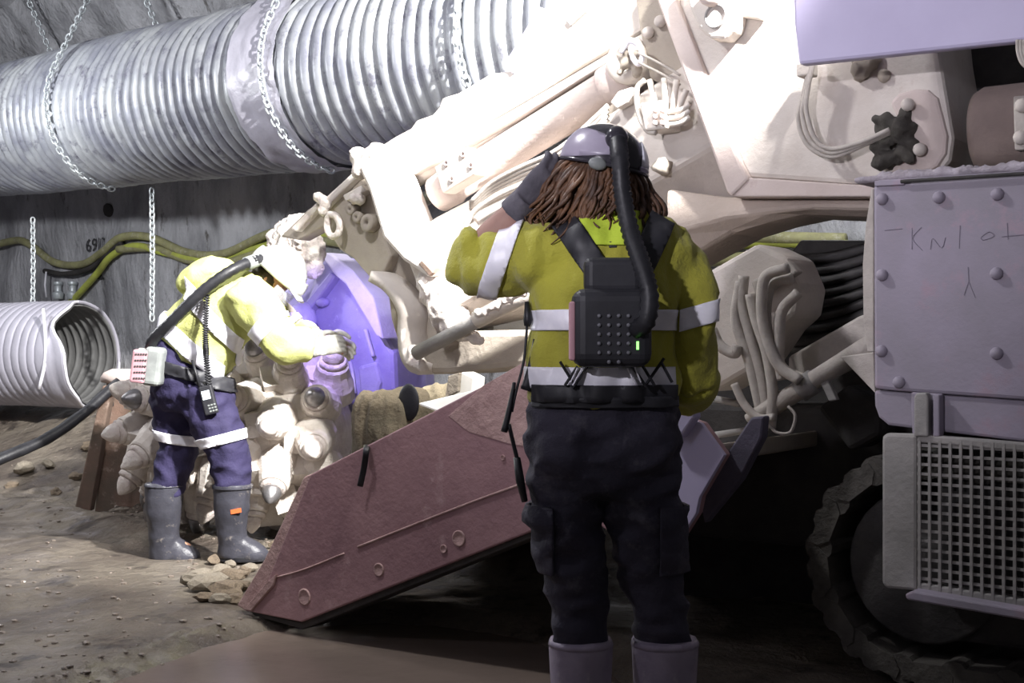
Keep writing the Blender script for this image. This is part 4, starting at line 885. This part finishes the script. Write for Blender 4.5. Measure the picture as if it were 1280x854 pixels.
mk('loose_strap', tube(smoothpath([pW(673, 425, -.05), pW(666, 460, -.06), pW(657, 488, -.06)], 5), .014, 8, .3, V((1, 0, 0))), m_black, pk, True)
# tool lanyard at the left hip
ld = empty('lanyard', pW(652, 625, -.05), 'thin black lanyard with a clip hanging left of the standing person', 'lanyard')
mk('clip', tube([pW(659, 377, -.04), pW(660, 400, -.04), pW(659, 408, -.04)], [.006, .012, .008], 8), m_black, ld, True)
mk('cord', tube(smoothpath([pW(659, 405, -.04), pW(655, 450, -.05), pW(645, 490, -.06), pW(640, 515, -.06)], 5), .004, 6), m_black, ld, True)
mk('grip', tube(smoothpath([pW(643, 478, -.06), pW(636, 515, -.06), pW(630, 540, -.06)], 4), [.008, .013, .015], 8, .6), m_black, ld, True)
mk('cord', tube(smoothpath([pW(636, 530, -.06), pW(643, 560, -.05), pW(648, 580, -.05)], 4), .009, 8, .6), m_black, ld, True)
mk('pouch', tube([pW(646, 572, -.05), pW(650, 600, -.05), pW(656, 627, -.05)], [.016, .020, .014], 10, .6), m_black, ld, True)

# ------------------------------------------------------------------ the bending person at the cutting head
YM = 6.75; KM = YM / F
def pM(px, py, dy=0): return P(px, py, YM + dy)
def ringM(px, py, hw, dep, ax=(1, 0)):
    a = V((ax[0], 0, -ax[1])).normalized(); return (pM(px, py), a * hw * KM, V((0, dep, 0)))
fM = V((.74, -.12, -.66)).normalized(); uM = V((.66, .0, .75)); rM = fM.cross(uM).normalized(); uM = rM.cross(fM).normalized()
hdM = pM(337, 353)
shN, elN, wrN = pM(306, 364, -.17), pM(354, 428, -.22), pM(394, 436, -.06)
shF, elF, wrF = pM(312, 358, .17), pM(362, 420, .2), pM(404, 425, .12)
pp_ = (.76, .65)
bodyM = headgeo(hdM, fM, uM, .98) + [tube([pM(337, 352), pM(312, 352), pM(296, 370)], [.055, .058, .07], 14), loft([ringM(298, 368, 34, .14, pp_), ringM(270, 402, 40, .14, pp_), ringM(242, 437, 40, .13, pp_), ringM(236, 480, 34, .12), ringM(240, 510, 26, .1)])]
for a, b, c in ((shN, elN, wrN), (shF, elF, wrF)): bodyM += [tube([a, b], [.055, .045], 12), tube([b, c], [.046, .032], 12)]
hdirN = V((.8, .25, .2)); hdirF = V((.8, .1, -.25))
bodyM += handgeo(wrN, hdirN, V((0, .5, 1)), -.5) + handgeo(wrF, hdirF, V((0, -.5, 1)), .4)
for hip, kn, an, dy in (((226, 490), (222, 560), (205, 665), .08), ((256, 490), (283, 560), (291, 665), -.08)):
    bodyM += [tube([pM(*hip, dy), pM(*kn, dy), pM(*an, dy)], [.08, .06, .045], 12), ell(pM(an[0] + 10, 684, dy), (.11, 0, 0), (0, .045, 0), (0, 0, .04))]
pm = tag(mk('person', fuse(bodyM, .012, 3), m_skin, None, True), 'person bending over the cutting head in a pale lime jacket and white helmet', 'person')
faceparts(hdM, fM, uM, pm, m_pink)
shirtM = fuse([loft([ringM(236, 444, 49, .17, pp_), ringM(246, 432, 52, .18, pp_), ringM(262, 412, 50, .19, pp_), ringM(278, 391, 47, .2, pp_), ringM(295, 370, 40, .2, pp_), ringM(308, 355, 27, .15, pp_), ringM(318, 346, 17, .09, pp_)], 26),
   tube(smoothpath([shN, shN.lerp(elN, .5) + V((0, -.02, .01)), elN, elN.lerp(wrN, .5), wrN - (wrN - elN).normalized() * .06], 4), [.118, .108, .094, .084, .076], 16), tube(smoothpath([shF, elF, wrF - (wrF - elF).normalized() * .06], 5), [.12, .1, .075], 16),
   ell(pM(256, 344, .0), V((.13, 0, .07)), V((0, .13, 0)), V((-.04, 0, .06)))], .013, 3, .028, 6, (1, .8, 1), 3)
mk('jacket', shirtM, m_hivis2, pm, True, label='pale lime hi-vis jacket')
def xz(dx, dy): return V((dx, 0, -dy)).normalized()
def limM(px, py, dx, dy): return (pM(px, py), xz(dx, dy))
band('reflective_tape', shirtM, pM(244, 434), xz(-.65, .76), .045, m_refl, pm, [limM(292, 440, 1, .25)], .007)
band('reflective_tape', shirtM, pM(272, 398), xz(-.76, .70), .04, m_refl, pm, [limM(310, 425, 1, .5), (pM(270, 400, .0), V((0, 1, 0))), limM(238, 372, -1, 0)], .007)
band('reflective_tape', shirtM, pM(338, 416), xz(.72, .70), .04, m_refl, pm, [limM(308, 400, -1, -.2), limM(330, 390, 0, -1)], .007)
trM = fuse([loft([ringM(228, 436, 44, .15, (.85, .5)), ringM(232, 462, 47, .16, (.95, .3)), ringM(238, 490, 46, .155), ringM(244, 512, 40, .13)], 24),
   tube(smoothpath([pM(222, 485, .08), pM(220, 530, .08), pM(224, 560, .08), pM(214, 590, .08), pM(208, 618, .08)], 5), [.14, .115, .098, .09, .08], 18), tube(smoothpath([pM(256, 485, -.08), pM(270, 530, -.09), pM(284, 560, -.09), pM(289, 590, -.09), pM(291, 618, -.09)], 5), [.14, .122, .104, .092, .08], 18)],
   .013, 3, .02, 8, (1, 1, 1.3), 6)
mk('trousers', trM, m_navy2, pm, True, label='navy violet work trousers with knee tape')
band('reflective_tape', trM, pM(220, 549), xz(-.18, 1), .026, m_refl, pm, [limM(243, 548, 1, -.2)], .007)
band('reflective_tape', trM, pM(275, 549), xz(.25, 1), .026, m_refl, pm, [limM(243, 548, -1, .2)], .007)
for i, (tx, ty, axx, ay, dy, hw) in enumerate(((206, 606, 205, 668, .08, 23), (291, 604, 290, 666, -.09, 22))):
    def rg(px, py, h, dep, d2=0): return (pM(px, py, dy), V((h * KM, 0, 0)), V((0, dep, 0)))
    g = fuse([loft([rg(tx, ty, hw, .09), rg((tx + axx) / 2 - 1, (ty + ay) / 2, hw - 2, .085), rg(axx, ay, hw - 6, .072), rg(axx + 2, ay + 14, hw - 5, .07), rg(axx + 3, ay + 31, hw - 2, .06)], 22), loft([rg(axx + 12, ay + 8, 10, .045), rg(axx + 18, ay + 17, 19, .055), rg(axx + 22, ay + 24, 22, .06), rg(axx + 22, ay + 32, 22, .06)], 20)], .011, 3, .006, 9)
    b = mk('boot', cut(g, [(pM(tx, ty - 1), Z)], 0), m_boot, pm, True, solid=.012, label='muddy black rubber boot')
    mk('boot_cuff', cut(g, [(pM(tx, ty), Z), (pM(tx, ty + 4), -Z)], .006), m_boot, b, True, solid=.01)
    mk('sole', loft([rg(axx + 13, ay + 28, 33, .068), rg(axx + 13, ay + 35, 34, .07)], 22), m_black, b, bevel=.006)
    if i: mk('tag_patch', box(pM(295, 639, dy - .088), (.026, 0, .005), (0, .006, 0), (-.002, 0, .011)), m_orange, b, label='small orange tag')
for w_, d_, t_, c_ in ((wrN, hdirN, V((0, .5, 1)), -.5), (wrF, hdirF, V((0, -.5, 1)), .4)):
    e_ = elN if w_ is wrN else elF
    mk('glove', fuse([tube([w_ - (w_ - e_).normalized() * .09, w_], [.062, .05], 14)] + handgeo(w_, d_, t_, c_, 1.35), .0065, 2), m_glovew, pm, True, label='pale dusty work glove')
hcM = pM(348, 342)
mk('hair', fuse([ell(hdM + uM * .0 - fM * .02, rM * .086, fM * .092, uM * .085)], .012, 1, .008, 30), m_hair2, pm, True)
dmM = dome(hcM, rM, fM, uM, .125, .15, .14, -.12)
hM = mk('helmet', dmM, m_whelm, pm, True, solid=.012, label='dusty white hard hat')
mk('helmet_band', cut(dmM, [(hcM + uM * .055, uM)], .014), m_whelm, hM, True, solid=.016)
mk('helmet_peak', loft([(hcM + fM * .13 - uM * .01, rM * .1, uM * .012), (hcM + fM * .19 - uM * .03, rM * .075, uM * .008)], 16), m_whelm, hM, True)
mk('crown_ridge', tube(smoothpath([hcM - fM * .12 + uM * .08, hcM - fM * .05 + uM * .135, hcM + fM * .05 + uM * .135, hcM + fM * .13 + uM * .07], 5), .02, 8, .6), m_whelm, hM, True)
def visor():
    vs = []; n = 14
    for j in range(2):
        for i in range(n + 1):
            a = -1.1 + 2.2 * i / n; vs.append(hdM + fM * (.14 * math.cos(a) + .01 - j * .01) + rM * .13 * math.sin(a) + uM * (.03 - j * .17))
    return vs, [(i, i + 1, n + 2 + i, n + 1 + i) for i in range(n)]
mk('face_shield', visor(), m_lens, hM, True, solid=.004, label='clear face shield')
band('belt', trM, pM(228, 462), xz(-.28, 1), .032, m_pack, pm, [], .012)
# waist breathing unit with hose
wk = empty('respirator_pack', pM(188, 480, -.2), 'pink and grey breathing unit on the belt of the bending person', 'respirator')
ux, uz = V((1, 0, -.12)).normalized(), V((.12, 0, 1)).normalized()
mk('filter_case', box(pM(194, 458, -.17), ux * .048, V((0, .07, 0)), uz * .10), m_packg, wk, False, .025, 'grey filter case', seg=3)
mk('grille_panel', box(pM(176, 458, -.20), ux * .038, V((0, .05, 0)), uz * .085), m_pink, wk, False, .012, 'pink perforated panel')
ven_me = meshdata('vent', box((0, 0, 0), (.004, 0, 0), (0, .003, 0), (0, 0, .004)), m_dark)
for j in range(5):
    for i in range(5): inst('vent', ven_me, Matrix.Translation(pM(170 + i * 3.2 - j * .6, 443 + j * 7.5, -.251)), wk)
hpM = smoothpath([pM(326, 324, -.1), pM(312, 328, -.16), pM(288, 339, -.24), pM(262, 357, -.27), pM(236, 380, -.27), pM(212, 404, -.25), pM(192, 424, -.2), pM(188, 436, -.17)], 6)
mk('breathing_hose', ribbed(hpM, .029, .012, 12, .05), m_black, wk, True, label='black breathing hose over the back')
mk('hose_cuff', cyl(pM(330, 322, -.06), pM(308, 330, -.175), .036, 16), m_packg, wk, True)
# radio with coiled cord
rd = empty('two_way_radio', pM(265, 520, -.2), 'black handheld radio with a lit screen on the hip of the bending person', 'radio')
rx, rz = V((1, 0, .25)).normalized(), V((-.25, 0, 1)).normalized()
mk('radio_body', box(pM(261, 500, -.235), rx * .034, V((0, .018, 0)), rz * .075), m_pack, rd, False, .008)
mk('screen', box(pM(257.5, 494, -.254), rx * .02, V((0, .002, 0)), rz * .022), m_screen, rd, label='lit white screen')
mk('antenna', tube([pM(250, 484, -.235), pM(240, 450, -.225)], [.009, .006], 8), m_black, rd, True)
key_me = meshdata('key', box((0, 0, 0), rx * .005, V((0, .002, 0)), rz * .004), m_packg)
for j in range(3):
    for i in range(3): inst('key', key_me, Matrix.Translation(pM(261 + i * 3.6 + j * 1.2, 507 + j * 3.6 - i * .9, -.254)), rd)
cp = smoothpath([pM(259, 366, -.25), pM(257, 400, -.28), pM(257, 430, -.28), pM(258, 448, -.25), pM(261, 482, -.24)], 8); co = []
for i in range(len(cp) - 1):
    for j in range(8):
        t = j / 8; a = 2 * math.pi * (i * 8 + j) / 6; co.append(cp[i].lerp(cp[i + 1], t) + V((math.cos(a) * .013, math.sin(a) * .013, 0)))
mk('coiled_cord', tube(co, .0045, 5), m_black, rd, True, label='black coiled cord')

# ================================================================== stones in the mud
rnd = random.Random(21)
stones = [rockgeo((0, 0, 0), 1, (1, .9, .7), i, .45, 2) for i in range(5)]
sme = [meshdata('stone', g, (m_stone, m_stone2, m_stone, m_stone2, m_stone)[i]) for i, g in enumerate(stones)]
def stone(px, py, r, label, group, z=0):
    Y = CH * F / (py - 427); p = P(px, py, Y); p.z = floorz(p.x, p.y) + r * .5 + z
    mw = Matrix.Translation(p) @ Matrix.Rotation(rnd.uniform(0, 6), 4, 'Z') @ Matrix.Rotation(rnd.uniform(-.5, .5), 4, 'X') @ Matrix.Diagonal((r * rnd.uniform(.9, 1.4), r, r * rnd.uniform(.6, 1), 1))
    tag(inst('stone', rnd.choice(sme), mw), label, 'stone', group)
heap = [(276, 718, .05, 'pale stone at the back of the heap beside the apron tip'), (290, 728, .06, 'round brown stone in the middle of the heap beside the apron tip'), (303, 722, .045, None), (262, 742, .07, 'largest flat stone in the heap beside the apron tip'), (284, 748, .06, 'front stone of the heap, next to the apron tip'), (300, 744, .045, None), (295, 758, .04, None), (312, 714, .04, None), (252, 722, .05, None), (270, 704, .045, 'stone right in front of the bending person, between the boots'), (240, 738, .05, 'leftmost stone of the heap beside the apron tip'), (318, 700, .035, None), (330, 702, .04, 'stone by the toe of the boot with the orange tag'), (275, 760, .035, None), (256, 758, .04, None), (310, 735, .03, None), (345, 690, .04, None), (356, 672, .04, None), (288, 708, .03, None)]
for px, py, r, lb in heap:
    stone(px, py, r, lb or 'small brown stone in the heap beside the apron tip', 'stones heaped at the apron tip')
bank = [(140, 612, .12, 'largest boulder at the foot of the rusty stand'), (178, 618, .09, 'second boulder at the foot of the rusty stand, nearer the bending person'), (110, 608, .06, None), (60, 612, .07, None), (30, 614, .08, 'big muddy stone below the black cable at the picture edge'), (15, 620, .05, None), (95, 622, .05, None), (160, 632, .06, None), (205, 628, .05, None), (70, 628, .04, None)]
for px, py, r, lb in bank:
    stone(px, py, r, lb or 'small muddy stone in the dark bank below the open duct', 'stones along the bank')
peb = []
for i in range(420):
    px, py = rnd.uniform(-20, 420), rnd.uniform(640, 860) if i % 3 else rnd.uniform(596, 660)
    Y = CH * F / (py - 427); p = P(px, py, Y)
    if V((p.x + .1, p.y - 4.1)).length < .9: continue
    r = rnd.uniform(.004, .013); peb.append(rockgeo((p.x, p.y, floorz(p.x, p.y) + r * .3), r, (1.3, 1, .7), i, .4, 1))
tag(mk('pebbles', join(*peb), mat('wet_grit', (.30, .25, .21), (.16, .13, .11), 9, .35, 0, .5, 60, coat=.5), None, False), 'loose grit and pebbles scattered over the mud', 'pebbles', kind='stuff')
